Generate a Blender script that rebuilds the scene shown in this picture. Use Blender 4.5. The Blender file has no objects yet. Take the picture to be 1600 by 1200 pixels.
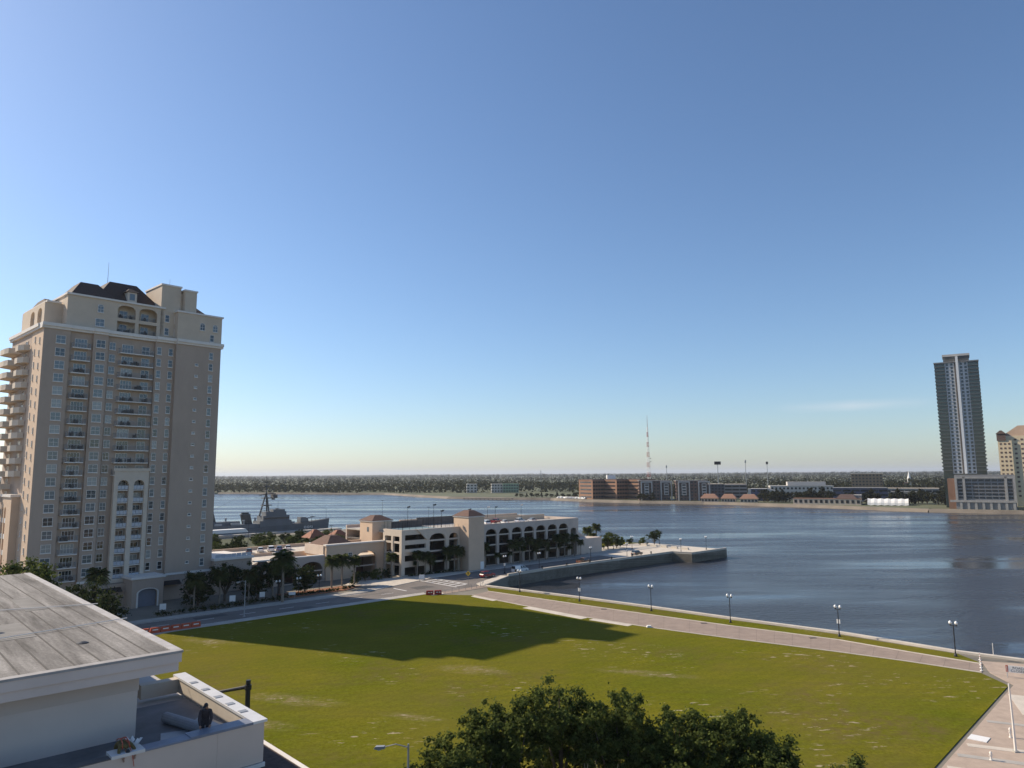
import bpy, math, random
import numpy as np
from mathutils import Vector, Matrix

# ------------------------------------------------------------------ camera, sky, sun, exposure
SC = bpy.context.scene
COL = SC.collection
R = math.radians
cam_data = bpy.data.cameras.new('camera')
cam = bpy.data.objects.new('camera', cam_data)
COL.objects.link(cam)
cam.location = (0, 0, 30)
cam.rotation_euler = (Matrix.Rotation(R(90 + 7.19), 3, 'X') @ Matrix.Rotation(R(-0.4), 3, 'Z')).to_euler()
cam_data.sensor_width = 36
cam_data.lens = 36 * 1110 / 1600
cam_data.clip_start = 0.1
cam_data.clip_end = 60000
SC.camera = cam

SUN_ELEV, SUN_AZ = R(34.2), R(67.0)          # azimuth measured from +Y towards -X
to_sun = Vector((-math.sin(SUN_AZ) * math.cos(SUN_ELEV), math.cos(SUN_AZ) * math.cos(SUN_ELEV), math.sin(SUN_ELEV)))
world = bpy.data.worlds.new('World')
SC.world = world
world.use_nodes = True
wn, wl = world.node_tree.nodes, world.node_tree.links
wn.clear()
wo = wn.new('ShaderNodeOutputWorld')
bg = wn.new('ShaderNodeBackground')
sky = wn.new('ShaderNodeTexSky')
sky.sky_type = 'NISHITA'
sky.sun_disc = False
sky.sun_elevation = SUN_ELEV
sky.sun_rotation = -SUN_AZ
sky.altitude = 0
sky.air_density = 1.0
sky.dust_density = 0.55
sky.ozone_density = 5.0
bg.inputs['Strength'].default_value = 0.115
# a single thin wisp of cirrus, laid on the sky by direction
tc = wn.new('ShaderNodeTexCoord')
sep = wn.new('ShaderNodeSeparateXYZ')
wl.new(tc.outputs['Generated'], sep.inputs[0])
wmap = wn.new('ShaderNodeMapping')
wmap.inputs['Scale'].default_value = (9, 9, 70)
wl.new(tc.outputs['Generated'], wmap.inputs[0])
wnz = wn.new('ShaderNodeTexNoise')
wnz.inputs['Scale'].default_value = 1.6
wnz.inputs['Detail'].default_value = 6
wl.new(wmap.outputs[0], wnz.inputs['Vector'])


def wmath(op, a, b=None, c=None):
    n = wn.new('ShaderNodeMath')
    n.operation = op
    for i, v in enumerate((a, b, c)):
        if v is None:
            continue
        if isinstance(v, (int, float)):
            n.inputs[i].default_value = v
        else:
            wl.new(v, n.inputs[i])
    return n.outputs[0]


def wband(sock, centre, half):
    d = wmath('ABSOLUTE', wmath('SUBTRACT', sock, centre))
    return wmath('SMOOTH_MAX', wmath('SUBTRACT', 1.0, wmath('DIVIDE', d, half)), 0.0, 0.2)


wisp = wmath('MULTIPLY', wband(sep.outputs['X'], 0.43, 0.085), wband(sep.outputs['Z'], 0.083, 0.008))
wisp = wmath('MULTIPLY', wisp, wmath('MULTIPLY', wnz.outputs['Fac'], 0.55))
wmix = wn.new('ShaderNodeMixRGB')
wmix.inputs[2].default_value = (7.0, 6.6, 6.6, 1)
wl.new(wisp, wmix.inputs[0])
wl.new(sky.outputs[0], wmix.inputs[1])
wl.new(wmix.outputs[0], bg.inputs['Color'])
wl.new(bg.outputs[0], wo.inputs['Surface'])

sun_data = bpy.data.lights.new('sun', 'SUN')
sun_data.energy = 5.0
sun_data.angle = R(0.53)
sun_data.color = (1.0, 0.86, 0.68)
sun = bpy.data.objects.new('sun', sun_data)
COL.objects.link(sun)
sun.rotation_euler = to_sun.to_track_quat('Z', 'Y').to_euler()
sun.location = (-120, 60, 120)

SC.view_settings.view_transform = 'Standard'
SC.view_settings.look = 'None'
SC.view_settings.exposure = 0.32
SC.view_settings.gamma = 1.0
SC.view_settings.use_curve_mapping = False
SC.cycles.max_bounces = 6
SC.cycles.transparent_max_bounces = 8
SC.cycles.sample_clamp_indirect = 6

rng = random.Random(7)
nrng = np.random.default_rng(7)


# ------------------------------------------------------------------ materials
def new_mat(name):
    m = bpy.data.materials.new(name)
    m.use_nodes = True
    nt = m.node_tree
    return m, nt.nodes, nt.links, nt.nodes['Principled BSDF']


def plain(name, col, rough=0.7, var=0.18, scale=1.5, bump=0.0, bscale=8.0, metal=0.0, spec=0.4, coords='Object', stretch=(1, 1, 1)):
    """Principled surface whose colour wanders with two octaves of noise, and optional fine relief."""
    m, n, l, b = new_mat(name)
    b.inputs['Roughness'].default_value = rough
    b.inputs['Metallic'].default_value = metal
    b.inputs['Specular IOR Level'].default_value = spec
    t = n.new('ShaderNodeTexCoord')
    mp = n.new('ShaderNodeMapping')
    mp.inputs['Scale'].default_value = stretch
    l.new(t.outputs[coords], mp.inputs[0])
    z = n.new('ShaderNodeTexNoise')
    z.inputs['Scale'].default_value = scale
    z.inputs['Detail'].default_value = 6
    z.inputs['Roughness'].default_value = 0.65
    l.new(mp.outputs[0], z.inputs['Vector'])
    rp = n.new('ShaderNodeValToRGB')
    rp.color_ramp.elements[0].position = 0.3
    rp.color_ramp.elements[1].position = 0.7
    rp.color_ramp.elements[0].color = (*[c * (1 - var) for c in col], 1)
    rp.color_ramp.elements[1].color = (*[min(1, c * (1 + var)) for c in col], 1)
    l.new(z.outputs['Fac'], rp.inputs[0])
    l.new(rp.outputs[0], b.inputs['Base Color'])
    if bump:
        z2 = n.new('ShaderNodeTexNoise')
        z2.inputs['Scale'].default_value = bscale
        z2.inputs['Detail'].default_value = 4
        l.new(mp.outputs[0], z2.inputs['Vector'])
        bp = n.new('ShaderNodeBump')
        bp.inputs['Strength'].default_value = bump
        bp.inputs['Distance'].default_value = 0.1
        l.new(z2.outputs['Fac'], bp.inputs['Height'])
        l.new(bp.outputs[0], b.inputs['Normal'])
    return m


def leafy(name, dark, light, rough=0.9):
    """Foliage: every leaf face takes its own tone, larger patches drift in hue."""
    m, n, l, b = new_mat(name)
    b.inputs['Roughness'].default_value = rough
    b.inputs['Specular IOR Level'].default_value = 0.06
    g = n.new('ShaderNodeNewGeometry')
    t = n.new('ShaderNodeTexCoord')
    z = n.new('ShaderNodeTexNoise')
    z.inputs['Scale'].default_value = 0.5
    z.inputs['Detail'].default_value = 2
    l.new(t.outputs['Object'], z.inputs['Vector'])
    a = n.new('ShaderNodeMath')
    a.operation = 'MULTIPLY_ADD'
    a.inputs[1].default_value = 0.6
    l.new(g.outputs['Random Per Island'], a.inputs[0])
    s = n.new('ShaderNodeMath')
    s.operation = 'MULTIPLY_ADD'
    s.inputs[1].default_value = 1.2
    s.inputs[2].default_value = -0.4
    l.new(z.outputs['Fac'], s.inputs[0])
    l.new(s.outputs[0], a.inputs[2])
    rp = n.new('ShaderNodeValToRGB')
    rp.color_ramp.elements[0].color = (*dark, 1)
    rp.color_ramp.elements[1].color = (*light, 1)
    rp.color_ramp.elements[0].position = 0.1
    rp.color_ramp.elements[1].position = 0.95
    l.new(a.outputs[0], rp.inputs[0])
    l.new(rp.outputs[0], b.inputs['Base Color'])
    tr = n.new('ShaderNodeBsdfTranslucent')
    l.new(rp.outputs[0], tr.inputs['Color'])
    mx = n.new('ShaderNodeMixShader')
    mx.inputs[0].default_value = 0.35
    l.new(b.outputs[0], mx.inputs[1])
    l.new(tr.outputs[0], mx.inputs[2])
    l.new(mx.outputs[0], n['Material Output'].inputs['Surface'])
    return m


def glassy(name, col, rough=0.06, spec=0.8):
    m, n, l, b = new_mat(name)
    b.inputs['Base Color'].default_value = (*col, 1)
    b.inputs['Roughness'].default_value = rough
    b.inputs['Specular IOR Level'].default_value = spec
    return m


def paint(name, col, rough=0.3):
    m, n, l, b = new_mat(name)
    b.inputs['Base Color'].default_value = (*col, 1)
    b.inputs['Roughness'].default_value = rough
    b.inputs['Coat Weight'].default_value = 0.4
    return m


M = {}
M['taupe'] = plain('taupe_stucco', (0.43, 0.335, 0.265), 0.85, 0.07, 0.35, 0.15, 6, stretch=(1, 1, .35))
M['tan'] = plain('tan_stucco', (0.58, 0.475, 0.365), 0.85, 0.07, 0.3, 0.15, 6)
M['peach'] = plain('peach_stucco', (0.62, 0.46, 0.33), 0.85, 0.06, 0.4, 0.12, 6)
M['cream'] = plain('cream_stucco', (0.60, 0.51, 0.41), 0.8, 0.07, 0.5)
M['trim'] = plain('white_trim', (0.72, 0.67, 0.61), 0.7, 0.06, 0.8)
M['white'] = plain('white_paint', (0.78, 0.77, 0.74), 0.6, 0.04, 1.0)
M['roofbrown'] = plain('brown_shingle', (0.065, 0.042, 0.034), 0.85, 0.3, 3, 0.4, 6)
M['capbrown'] = plain('red_brown_cap', (0.125, 0.070, 0.052), 0.85, 0.25, 2, 0.4, 6)
M['rooftile'] = plain('rust_tile', (0.26, 0.105, 0.06), 0.8, 0.25, 1.5, 0.4, 6)
M['concrete'] = plain('concrete', (0.40, 0.375, 0.335), 0.85, 0.16, 0.35, 0.2, 5)
M['palecon'] = plain('pale_concrete', (0.56, 0.50, 0.42), 0.85, 0.12, 0.4, 0.15, 5)
M['garage'] = plain('garage_stucco', (0.54, 0.45, 0.38), 0.85, 0.08, 0.4, 0.1, 6)
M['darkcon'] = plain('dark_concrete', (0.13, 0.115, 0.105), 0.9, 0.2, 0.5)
M['asphalt'] = plain('asphalt', (0.17, 0.15, 0.135), 0.9, 0.22, 0.15, 0.15, 30)
M['brickpath'] = plain('brick_path', (0.29, 0.225, 0.18), 0.85, 0.16, 0.5, 0.1, 20)
M['railmetal'] = plain('grey_rail', (0.30, 0.29, 0.28), 0.5, 0.05)
M['black'] = plain('black_metal', (0.018, 0.018, 0.02), 0.45, 0.2, 4)
M['greymetal'] = plain('grey_metal', (0.32, 0.33, 0.34), 0.45, 0.1, 2, metal=0.3)
M['navy'] = plain('haze_grey_hull', (0.135, 0.145, 0.155), 0.6, 0.14, 0.25, stretch=(1, 1, .3))
M['navydeck'] = plain('ship_deck', (0.085, 0.085, 0.088), 0.8, 0.2, 0.3)
M['bark'] = plain('bark', (0.12, 0.095, 0.075), 0.9, 0.3, 3, 0.5, 8)
M['palmbark'] = plain('palm_bark', (0.23, 0.19, 0.15), 0.9, 0.3, 5, 0.5, 9)
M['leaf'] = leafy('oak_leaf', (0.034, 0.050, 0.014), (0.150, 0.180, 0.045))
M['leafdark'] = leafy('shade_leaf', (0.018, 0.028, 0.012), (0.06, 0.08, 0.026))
M['leaffar'] = leafy('far_leaf', (0.024, 0.027, 0.014), (0.042, 0.045, 0.023), 0.95)
M['palm'] = leafy('palm_leaf', (0.03, 0.045, 0.014), (0.10, 0.115, 0.035))
M['glass'] = glassy('window_glass', (0.02, 0.026, 0.032))
M['glassblind'] = glassy('blind_glass', (0.10, 0.125, 0.14), 0.12)
M['glasspale'] = glassy('curtain_glass', (0.27, 0.28, 0.27), 0.2)
M['glassgreen'] = glassy('green_glass', (0.03, 0.045, 0.04))
M['jointgrey'] = plain('joint_sand', (0.21, 0.165, 0.135), 0.9, 0.2, 1)
M['seam'] = plain('roof_seam', (0.085, 0.078, 0.07), 0.9, 0.3, 2)
M['bluegrey'] = plain('blue_grey_door', (0.17, 0.19, 0.24), 0.6, 0.06)
M['frost'] = glassy('frosted_rail', (0.42, 0.45, 0.50), 0.3)
M['globe'] = glassy('lamp_globe', (0.82, 0.82, 0.80), 0.25)
M['tyre'] = plain('tyre_rubber', (0.02, 0.02, 0.02), 0.8, 0.1)
M['chrome'] = plain('wheel_metal', (0.45, 0.45, 0.46), 0.3, 0.05, metal=0.8)
M['orange'] = plain('orange_plastic', (0.45, 0.085, 0.04), 0.5, 0.1)
M['red'] = plain('red_plastic', (0.34, 0.03, 0.025), 0.5, 0.1)
M['yellow'] = plain('yellow_sign', (0.75, 0.48, 0.05), 0.5, 0.03)
M['court'] = plain('court_green', (0.16, 0.24, 0.26), 0.8, 0.08, 0.3)
M['brickred'] = plain('red_brick', (0.27, 0.15, 0.095), 0.85, 0.12, 0.15)
M['brickdark'] = plain('brown_brick', (0.15, 0.10, 0.085), 0.85, 0.12, 0.15)
M['bluewall'] = plain('blue_cladding', (0.075, 0.085, 0.15), 0.6, 0.08, 0.1)
M['fargrey'] = plain('far_grey_wall', (0.25, 0.245, 0.24), 0.8, 0.08, 0.1)
M['farwhite'] = plain('far_white_wall', (0.50, 0.475, 0.44), 0.8, 0.05, 0.1)
M['fargreen'] = plain('far_green_wall', (0.22, 0.32, 0.22), 0.8, 0.05, 0.1)
M['yellowwall'] = plain('yellow_stucco', (0.80, 0.66, 0.45), 0.85, 0.05, 0.1)


def lawn_mat():
    m, n, l, b = new_mat('mown_lawn')
    b.inputs['Roughness'].default_value = 1.0
    b.inputs['Specular IOR Level'].default_value = 0.0
    t = n.new('ShaderNodeTexCoord')

    def noise(scale, detail=5, rough=0.6, stretch=None):
        z = n.new('ShaderNodeTexNoise')
        z.inputs['Scale'].default_value = scale
        z.inputs['Detail'].default_value = detail
        z.inputs['Roughness'].default_value = rough
        if stretch:
            mp = n.new('ShaderNodeMapping')
            mp.inputs['Scale'].default_value = stretch
            mp.inputs['Rotation'].default_value = (0, 0, R(-43))
            l.new(t.outputs['Object'], mp.inputs[0])
            l.new(mp.outputs[0], z.inputs['Vector'])
        else:
            l.new(t.outputs['Object'], z.inputs['Vector'])
        return z.outputs['Fac']

    def ramp(sock, p0, p1, c0, c1):
        r = n.new('ShaderNodeValToRGB')
        e = r.color_ramp.elements
        e[0].position, e[1].position = p0, p1
        e[0].color, e[1].color = (*c0, 1), (*c1, 1)
        l.new(sock, r.inputs[0])
        return r.outputs[0]

    def mix(f, a, c):
        x = n.new('ShaderNodeMixRGB')
        l.new(f, x.inputs[0])
        l.new(a, x.inputs[1])
        if isinstance(c, tuple):
            x.inputs[2].default_value = (*c, 1)
        else:
            l.new(c, x.inputs[2])
        return x.outputs[0]

    base = ramp(noise(0.06, 4), 0.3, 0.7, (0.118, 0.138, 0.011), (0.186, 0.168, 0.018))
    tuft = ramp(noise(2.2, 8, 0.8), 0.35, 0.7, (0.62, 0.62, 0.62), (1.2, 1.2, 1.2))
    mul = n.new('ShaderNodeMixRGB')
    mul.blend_type = 'MULTIPLY'
    mul.inputs[0].default_value = 1
    l.new(base, mul.inputs[1])
    l.new(tuft, mul.inputs[2])
    stripe = ramp(noise(0.9, 3, 0.5, (0.06, 1.0, 1.0)), 0.45, 0.62, (0, 0, 0), (0.35, 0.35, 0.35))
    col = mix(stripe, mul.outputs[0], (0.105, 0.098, 0.022))
    # dry, thinly grown ground in a few broad patches, with sandy crumbs scattered in them
    patch = n.new('ShaderNodeMath')
    patch.operation = 'MULTIPLY'
    l.new(ramp(noise(0.035, 3), 0.50, 0.64, (0, 0, 0), (1, 1, 1)), patch.inputs[0])
    l.new(ramp(noise(0.5, 6, 0.75), 0.40, 0.66, (0, 0, 0), (0.85, 0.85, 0.85)), patch.inputs[1])
    col = mix(patch.outputs[0], col, (0.135, 0.098, 0.045))
    crumb = n.new('ShaderNodeMath')
    crumb.operation = 'MULTIPLY'
    l.new(ramp(noise(0.045, 2), 0.52, 0.60, (0, 0, 0), (1, 1, 1)), crumb.inputs[0])
    l.new(ramp(noise(1.1, 4, 0.7, (0.35, 1.0, 1.0)), 0.60, 0.66, (0, 0, 0), (1, 1, 1)), crumb.inputs[1])
    col = mix(crumb.outputs[0], col, (0.42, 0.36, 0.26))
    # faint mowing lanes and broad tired areas
    lane = n.new('ShaderNodeTexWave')
    lane.inputs['Scale'].default_value = 0.16
    lane.inputs['Distortion'].default_value = 1.5
    lane.inputs['Detail'].default_value = 3
    lmap = n.new('ShaderNodeMapping')
    lmap.inputs['Rotation'].default_value = (0, 0, R(50))
    l.new(t.outputs['Object'], lmap.inputs[0])
    l.new(lmap.outputs[0], lane.inputs['Vector'])
    lm = n.new('ShaderNodeMixRGB')
    lm.blend_type = 'MULTIPLY'
    lm.inputs[0].default_value = 1
    l.new(col, lm.inputs[1])
    l.new(ramp(lane.outputs['Fac'], 0.2, 0.8, (0.965, 0.97, 0.965), (1.02, 1.02, 1.0)), lm.inputs[2])
    col = mix(ramp(noise(0.02, 4, 0.6), 0.42, 0.68, (0, 0, 0), (0.55, 0.55, 0.55)), lm.outputs[0], (0.165, 0.135, 0.03))
    for cx, cy, rx, ry in [(-55.2, 133.9, 7, 2.2), (-29.6, 99.9, 9, 2.6), (-6.4, 114.0, 7, 3.0), (-31.0, 90.5, 6, 2.0), (20.2, 111.2, 9, 2.0), (-12.7, 92.8, 5, 1.6)]:      # worn, sandy ground at known spots
        bm_ = n.new('ShaderNodeMapping')
        bm_.vector_type = 'TEXTURE'
        bm_.inputs['Location'].default_value = (cx, cy, 0.1)
        bm_.inputs['Rotation'].default_value = (0, 0, R(-18))
        bm_.inputs['Scale'].default_value = (rx, ry, 1)
        l.new(t.outputs['Object'], bm_.inputs[0])
        ln = n.new('ShaderNodeVectorMath')
        ln.operation = 'LENGTH'
        l.new(bm_.outputs[0], ln.inputs[0])
        worn = n.new('ShaderNodeMath')
        worn.operation = 'MULTIPLY'
        l.new(ramp(ln.outputs['Value'], 0.1, 1.0, (1, 1, 1), (0, 0, 0)), worn.inputs[0])
        l.new(ramp(noise(0.9, 6, 0.75, (0.4, 1.0, 1.0)), 0.44, 0.62, (0.1, 0.1, 0.1), (0.95, 0.95, 0.95)), worn.inputs[1])
        col = mix(worn.outputs[0], col, (0.235, 0.185, 0.10))
        sandy = n.new('ShaderNodeMath')
        sandy.operation = 'MULTIPLY'
        l.new(ramp(ln.outputs['Value'], 0.1, 0.9, (1, 1, 1), (0, 0, 0)), sandy.inputs[0])
        l.new(ramp(noise(1.6, 5, 0.75, (0.4, 1.0, 1.0)), 0.56, 0.64, (0, 0, 0), (1, 1, 1)), sandy.inputs[1])
        col = mix(sandy.outputs[0], col, (0.45, 0.39, 0.30))
    l.new(col, b.inputs['Base Color'])
    bp = n.new('ShaderNodeBump')
    bp.inputs['Strength'].default_value = 0.6
    bp.inputs['Distance'].default_value = 0.115
    l.new(noise(3.5, 6, 0.8), bp.inputs['Height'])
    l.new(bp.outputs[0], b.inputs['Normal'])
    return m


def water_mat():
    m, n, l, b = new_mat('river_water')
    b.inputs['Base Color'].default_value = (0.040, 0.042, 0.048, 1)
    b.inputs['IOR'].default_value = 1.33
    t = n.new('ShaderNodeTexCoord')

    def noise(scale, detail, rough, stretch, rot):
        mp = n.new('ShaderNodeMapping')
        mp.inputs['Scale'].default_value = stretch
        mp.inputs['Rotation'].default_value = (0, 0, R(rot))
        l.new(t.outputs['Object'], mp.inputs[0])
        z = n.new('ShaderNodeTexNoise')
        z.inputs['Scale'].default_value = scale
        z.inputs['Detail'].default_value = detail
        z.inputs['Roughness'].default_value = rough
        l.new(mp.outputs[0], z.inputs['Vector'])
        return z.outputs['Fac']

    # calm slicks and wind lanes: broad drawn-out patches where the ripples are weaker
    lane = n.new('ShaderNodeValToRGB')
    lane.color_ramp.elements[0].position, lane.color_ramp.elements[1].position = 0.44, 0.60
    lane.color_ramp.elements[0].color = (1, 1, 1, 1)
    lane.color_ramp.elements[1].color = (0.12, 0.12, 0.12, 1)
    l.new(noise(0.011, 5, 0.62, (0.45, 2.4, 1), 12), lane.inputs[0])
    ms = n.new('ShaderNodeMath')
    ms.operation = 'MULTIPLY'
    ms.inputs[1].default_value = 0.8
    l.new(lane.outputs[0], ms.inputs[0])
    b1 = n.new('ShaderNodeBump')
    b1.inputs['Distance'].default_value = 0.6
    l.new(ms.outputs[0], b1.inputs['Strength'])
    l.new(noise(0.5, 5, 0.6, (1, 1.6, 1), 20), b1.inputs['Height'])
    b2 = n.new('ShaderNodeBump')
    b2.inputs['Distance'].default_value = 1.2
    b2.inputs['Strength'].default_value = 0.115
    l.new(noise(0.06, 3, 0.5, (1, 2.0, 1), -10), b2.inputs['Height'])
    l.new(b2.outputs[0], b1.inputs['Normal'])
    l.new(b1.outputs[0], b.inputs['Normal'])
    rr = n.new('ShaderNodeMapRange')
    rr.inputs['To Min'].default_value = 0.10
    rr.inputs['To Max'].default_value = 0.30
    l.new(lane.outputs[0], rr.inputs['Value'])
    l.new(rr.outputs[0], b.inputs['Roughness'])
    return m


def membrane_mat():
    """Weathered white roof membrane: long soot streaks down the fall, seams, blotches."""
    m, n, l, b = new_mat('weathered_roof_membrane')
    b.inputs['Roughness'].default_value = 0.85
    t = n.new('ShaderNodeTexCoord')

    def noise(scale, stretch, detail=6, rough=0.7):
        mp = n.new('ShaderNodeMapping')
        mp.inputs['Scale'].default_value = stretch
        l.new(t.outputs['Object'], mp.inputs[0])
        z = n.new('ShaderNodeTexNoise')
        z.inputs['Scale'].default_value = scale
        z.inputs['Detail'].default_value = detail
        z.inputs['Roughness'].default_value = rough
        l.new(mp.outputs[0], z.inputs['Vector'])
        return z.outputs['Fac']

    r1 = n.new('ShaderNodeValToRGB')
    r1.color_ramp.elements[0].position, r1.color_ramp.elements[1].position = 0.34, 0.66
    r1.color_ramp.elements[0].color = (0.060, 0.053, 0.046, 1)
    r1.color_ramp.elements[1].color = (0.32, 0.30, 0.275, 1)
    l.new(noise(0.9, (1.0, 0.09, 1), 8, 0.72), r1.inputs[0])
    r2 = n.new('ShaderNodeValToRGB')
    r2.color_ramp.elements[0].position, r2.color_ramp.elements[1].position = 0.3, 0.75
    r2.color_ramp.elements[0].color = (0.55, 0.55, 0.55, 1)
    r2.color_ramp.elements[1].color = (1.3, 1.3, 1.3, 1)
    l.new(noise(6, (1, 0.6, 1), 8, 0.8), r2.inputs[0])
    mm = n.new('ShaderNodeMixRGB')
    mm.blend_type = 'MULTIPLY'
    mm.inputs[0].default_value = 1
    l.new(r1.outputs[0], mm.inputs[1])
    l.new(r2.outputs[0], mm.inputs[2])
    l.new(mm.outputs[0], b.inputs['Base Color'])
    return m


M['lawn'] = lawn_mat()
M['water'] = water_mat()
M['membrane'] = membrane_mat()


# ------------------------------------------------------------------ mesh helpers
class MB:
    def __init__(self):
        self.v, self.f, self.m = [], [], []

    def add(self, verts, faces, m=0):
        o = len(self.v)
        self.v += [tuple(p) for p in verts]
        for f in faces:
            self.f.append(tuple(i + o for i in f))
            self.m.append(m)
        return self

    def box(self, x0, x1, y0, y1, z0, z1, m=0):
        v = [(x0, y0, z0), (x1, y0, z0), (x1, y1, z0), (x0, y1, z0), (x0, y0, z1), (x1, y0, z1), (x1, y1, z1), (x0, y1, z1)]
        return self.add(v, [(0, 3, 2, 1), (4, 5, 6, 7), (0, 1, 5, 4), (1, 2, 6, 5), (2, 3, 7, 6), (3, 0, 4, 7)], m)

    def prism(self, pts, z0, z1, m=0):
        a = sum(pts[i][0] * pts[(i + 1) % len(pts)][1] - pts[(i + 1) % len(pts)][0] * pts[i][1] for i in range(len(pts)))
        if a < 0:
            pts = pts[::-1]
        k = len(pts)
        v = [(x, y, z0) for x, y in pts] + [(x, y, z1) for x, y in pts]
        f = [tuple(range(k))[::-1], tuple(range(k, 2 * k))] + [(i, (i + 1) % k, k + (i + 1) % k, k + i) for i in range(k)]
        return self.add(v, f, m)

    def side(self, pts, y0, y1, m=0):
        """Outline in x,z pulled along y."""
        a = sum(pts[i][0] * pts[(i + 1) % len(pts)][1] - pts[(i + 1) % len(pts)][0] * pts[i][1] for i in range(len(pts)))
        if a < 0:
            pts = pts[::-1]
        k = len(pts)
        v = [(x, y0, z) for x, z in pts] + [(x, y1, z) for x, z in pts]
        f = [tuple(range(k)), tuple(range(k, 2 * k))[::-1]] + [(i, k + i, k + (i + 1) % k, (i + 1) % k) for i in range(k)]
        return self.add(v, f, m)

    def tube(self, p0, p1, r0, r1=None, k=8, m=0):
        r1 = r0 if r1 is None else r1
        p0, p1 = Vector(p0), Vector(p1)
        d = (p1 - p0).normalized()
        a = d.orthogonal().normalized()
        c = d.cross(a)
        v = []
        for p, r in ((p0, r0), (p1, r1)):
            v += [tuple(p + (a * math.cos(2 * math.pi * i / k) + c * math.sin(2 * math.pi * i / k)) * r) for i in range(k)]
        f = [(i, (i + 1) % k, k + (i + 1) % k, k + i) for i in range(k)] + [tuple(range(k))[::-1], tuple(range(k, 2 * k))]
        return self.add(v, f, m)

    def path(self, pts, radii, k=6, m=0):
        for i in range(len(pts) - 1):
            self.tube(pts[i], pts[i + 1], radii[i], radii[i + 1], k, m)
        return self

    def lathe(self, prof, c=(0, 0, 0), k=12, m=0):
        v, f = [], []
        for r, z in prof:
            v += [(c[0] + r * math.cos(2 * math.pi * i / k), c[1] + r * math.sin(2 * math.pi * i / k), c[2] + z) for i in range(k)]
        for j in range(len(prof) - 1):
            f += [(j * k + i, j * k + (i + 1) % k, (j + 1) * k + (i + 1) % k, (j + 1) * k + i) for i in range(k)]
        f += [tuple(range(k))[::-1], tuple(range((len(prof) - 1) * k, len(prof) * k))]
        return self.add(v, f, m)

    def hip(self, x0, x1, y0, y1, z0, z1, ridge=0.35, m=0):
        cx, cy = (x0 + x1) / 2, (y0 + y1) / 2
        hx, hy = (x1 - x0) / 2 * ridge, (y1 - y0) / 2 * ridge
        v = [(x0, y0, z0), (x1, y0, z0), (x1, y1, z0), (x0, y1, z0), (cx - hx, cy - hy, z1), (cx + hx, cy - hy, z1), (cx + hx, cy + hy, z1), (cx - hx, cy + hy, z1)]
        return self.add(v, [(0, 3, 2, 1), (4, 5, 6, 7), (0, 1, 5, 4), (1, 2, 6, 5), (2, 3, 7, 6), (3, 0, 4, 7)], m)

    def arch_panel(self, x0, x1, z0, z1, y0, y1, openings, m=0, axis='x', k=10):
        """A wall from x0 to x1 with arched openings (a, b, bottom, spring, rise); axis 'y' swaps x and y."""
        t = MB()
        cur = x0
        for a, b, zb, zs, rise in sorted(openings):
            if a > cur:
                t.box(cur, a, y0, y1, z0, z1)
            if zb > z0:
                t.box(a, b, y0, y1, z0, zb)
            if rise <= 0:
                t.box(a, b, y0, y1, zs, z1)
            else:
                xs = [a + (b - a) * i / k for i in range(k + 1)]
                zz = [zs + rise * math.sqrt(max(0, 1 - ((x - (a + b) / 2) / ((b - a) / 2)) ** 2)) for x in xs]
                for i in range(k):
                    t.add([(xs[i], y0, zz[i]), (xs[i + 1], y0, zz[i + 1]), (xs[i + 1], y1, zz[i + 1]), (xs[i], y1, zz[i]),
                           (xs[i], y0, z1), (xs[i + 1], y0, z1), (xs[i + 1], y1, z1), (xs[i], y1, z1)],
                          [(0, 3, 2, 1), (4, 5, 6, 7), (0, 1, 5, 4), (2, 3, 7, 6)])
            cur = b
        if cur < x1:
            t.box(cur, x1, y0, y1, z0, z1)
        if axis == 'y':
            t.v = [(y, x, z) for x, y, z in t.v]
            t.f = [f[::-1] for f in t.f]
        return self.add(t.v, t.f, m)

    def mesh(self, name, mats):
        me = bpy.data.meshes.new(name)
        me.from_pydata(self.v, [], self.f)
        for x in (mats if isinstance(mats, (list, tuple)) else [mats]):
            me.materials.append(M[x] if isinstance(x, str) else x)
        if max(self.m, default=0):
            me.polygons.foreach_set('material_index', self.m)
        me.update()
        return me

    def build(self, name, mats, parent=None, smooth=False):
        me = self.mesh(name, mats)
        if smooth:
            me.polygons.foreach_set('use_smooth', [True] * len(me.polygons))
        return link(name, me, parent)


def link(name, data, parent=None, loc=None, rz=0.0):
    o = bpy.data.objects.new(name, data)
    COL.objects.link(o)
    o.parent = parent
    if loc is not None:
        o.location = loc
    if rz:
        o.rotation_euler = (0, 0, rz)
    return o


def tag(o, label, cat, group=None):
    o['label'], o['category'] = label, cat
    if group:
        o['group'] = group
    return o


def thing(name, label, cat, loc=(0, 0, 0), rz=0.0, group=None):
    o = bpy.data.objects.new(name, None)
    o.empty_display_size = 0.5
    COL.objects.link(o)
    o.location, o.rotation_euler = loc, (0, 0, rz)
    return tag(o, label, cat, group)


def copy_tree(o, parent=None):
    c = o.copy()
    COL.objects.link(c)
    c.parent = parent
    for ch in o.children:
        copy_tree(ch, c)
    return c


def structure(o):
    o['kind'] = 'structure'
    return o


def np_quads(name, verts, mat, parent=None):
    """verts: (n,4,3) array of separate quads -> one mesh."""
    n = len(verts)
    me = bpy.data.meshes.new(name)
    me.vertices.add(n * 4)
    me.vertices.foreach_set('co', np.ascontiguousarray(verts, dtype=np.float32).ravel())
    me.loops.add(n * 4)
    me.loops.foreach_set('vertex_index', np.arange(n * 4, dtype=np.int32))
    me.polygons.add(n)
    me.polygons.foreach_set('loop_start', np.arange(0, n * 4, 4, dtype=np.int32))
    me.update(calc_edges=True)
    me.materials.append(M[mat])
    return me


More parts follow.
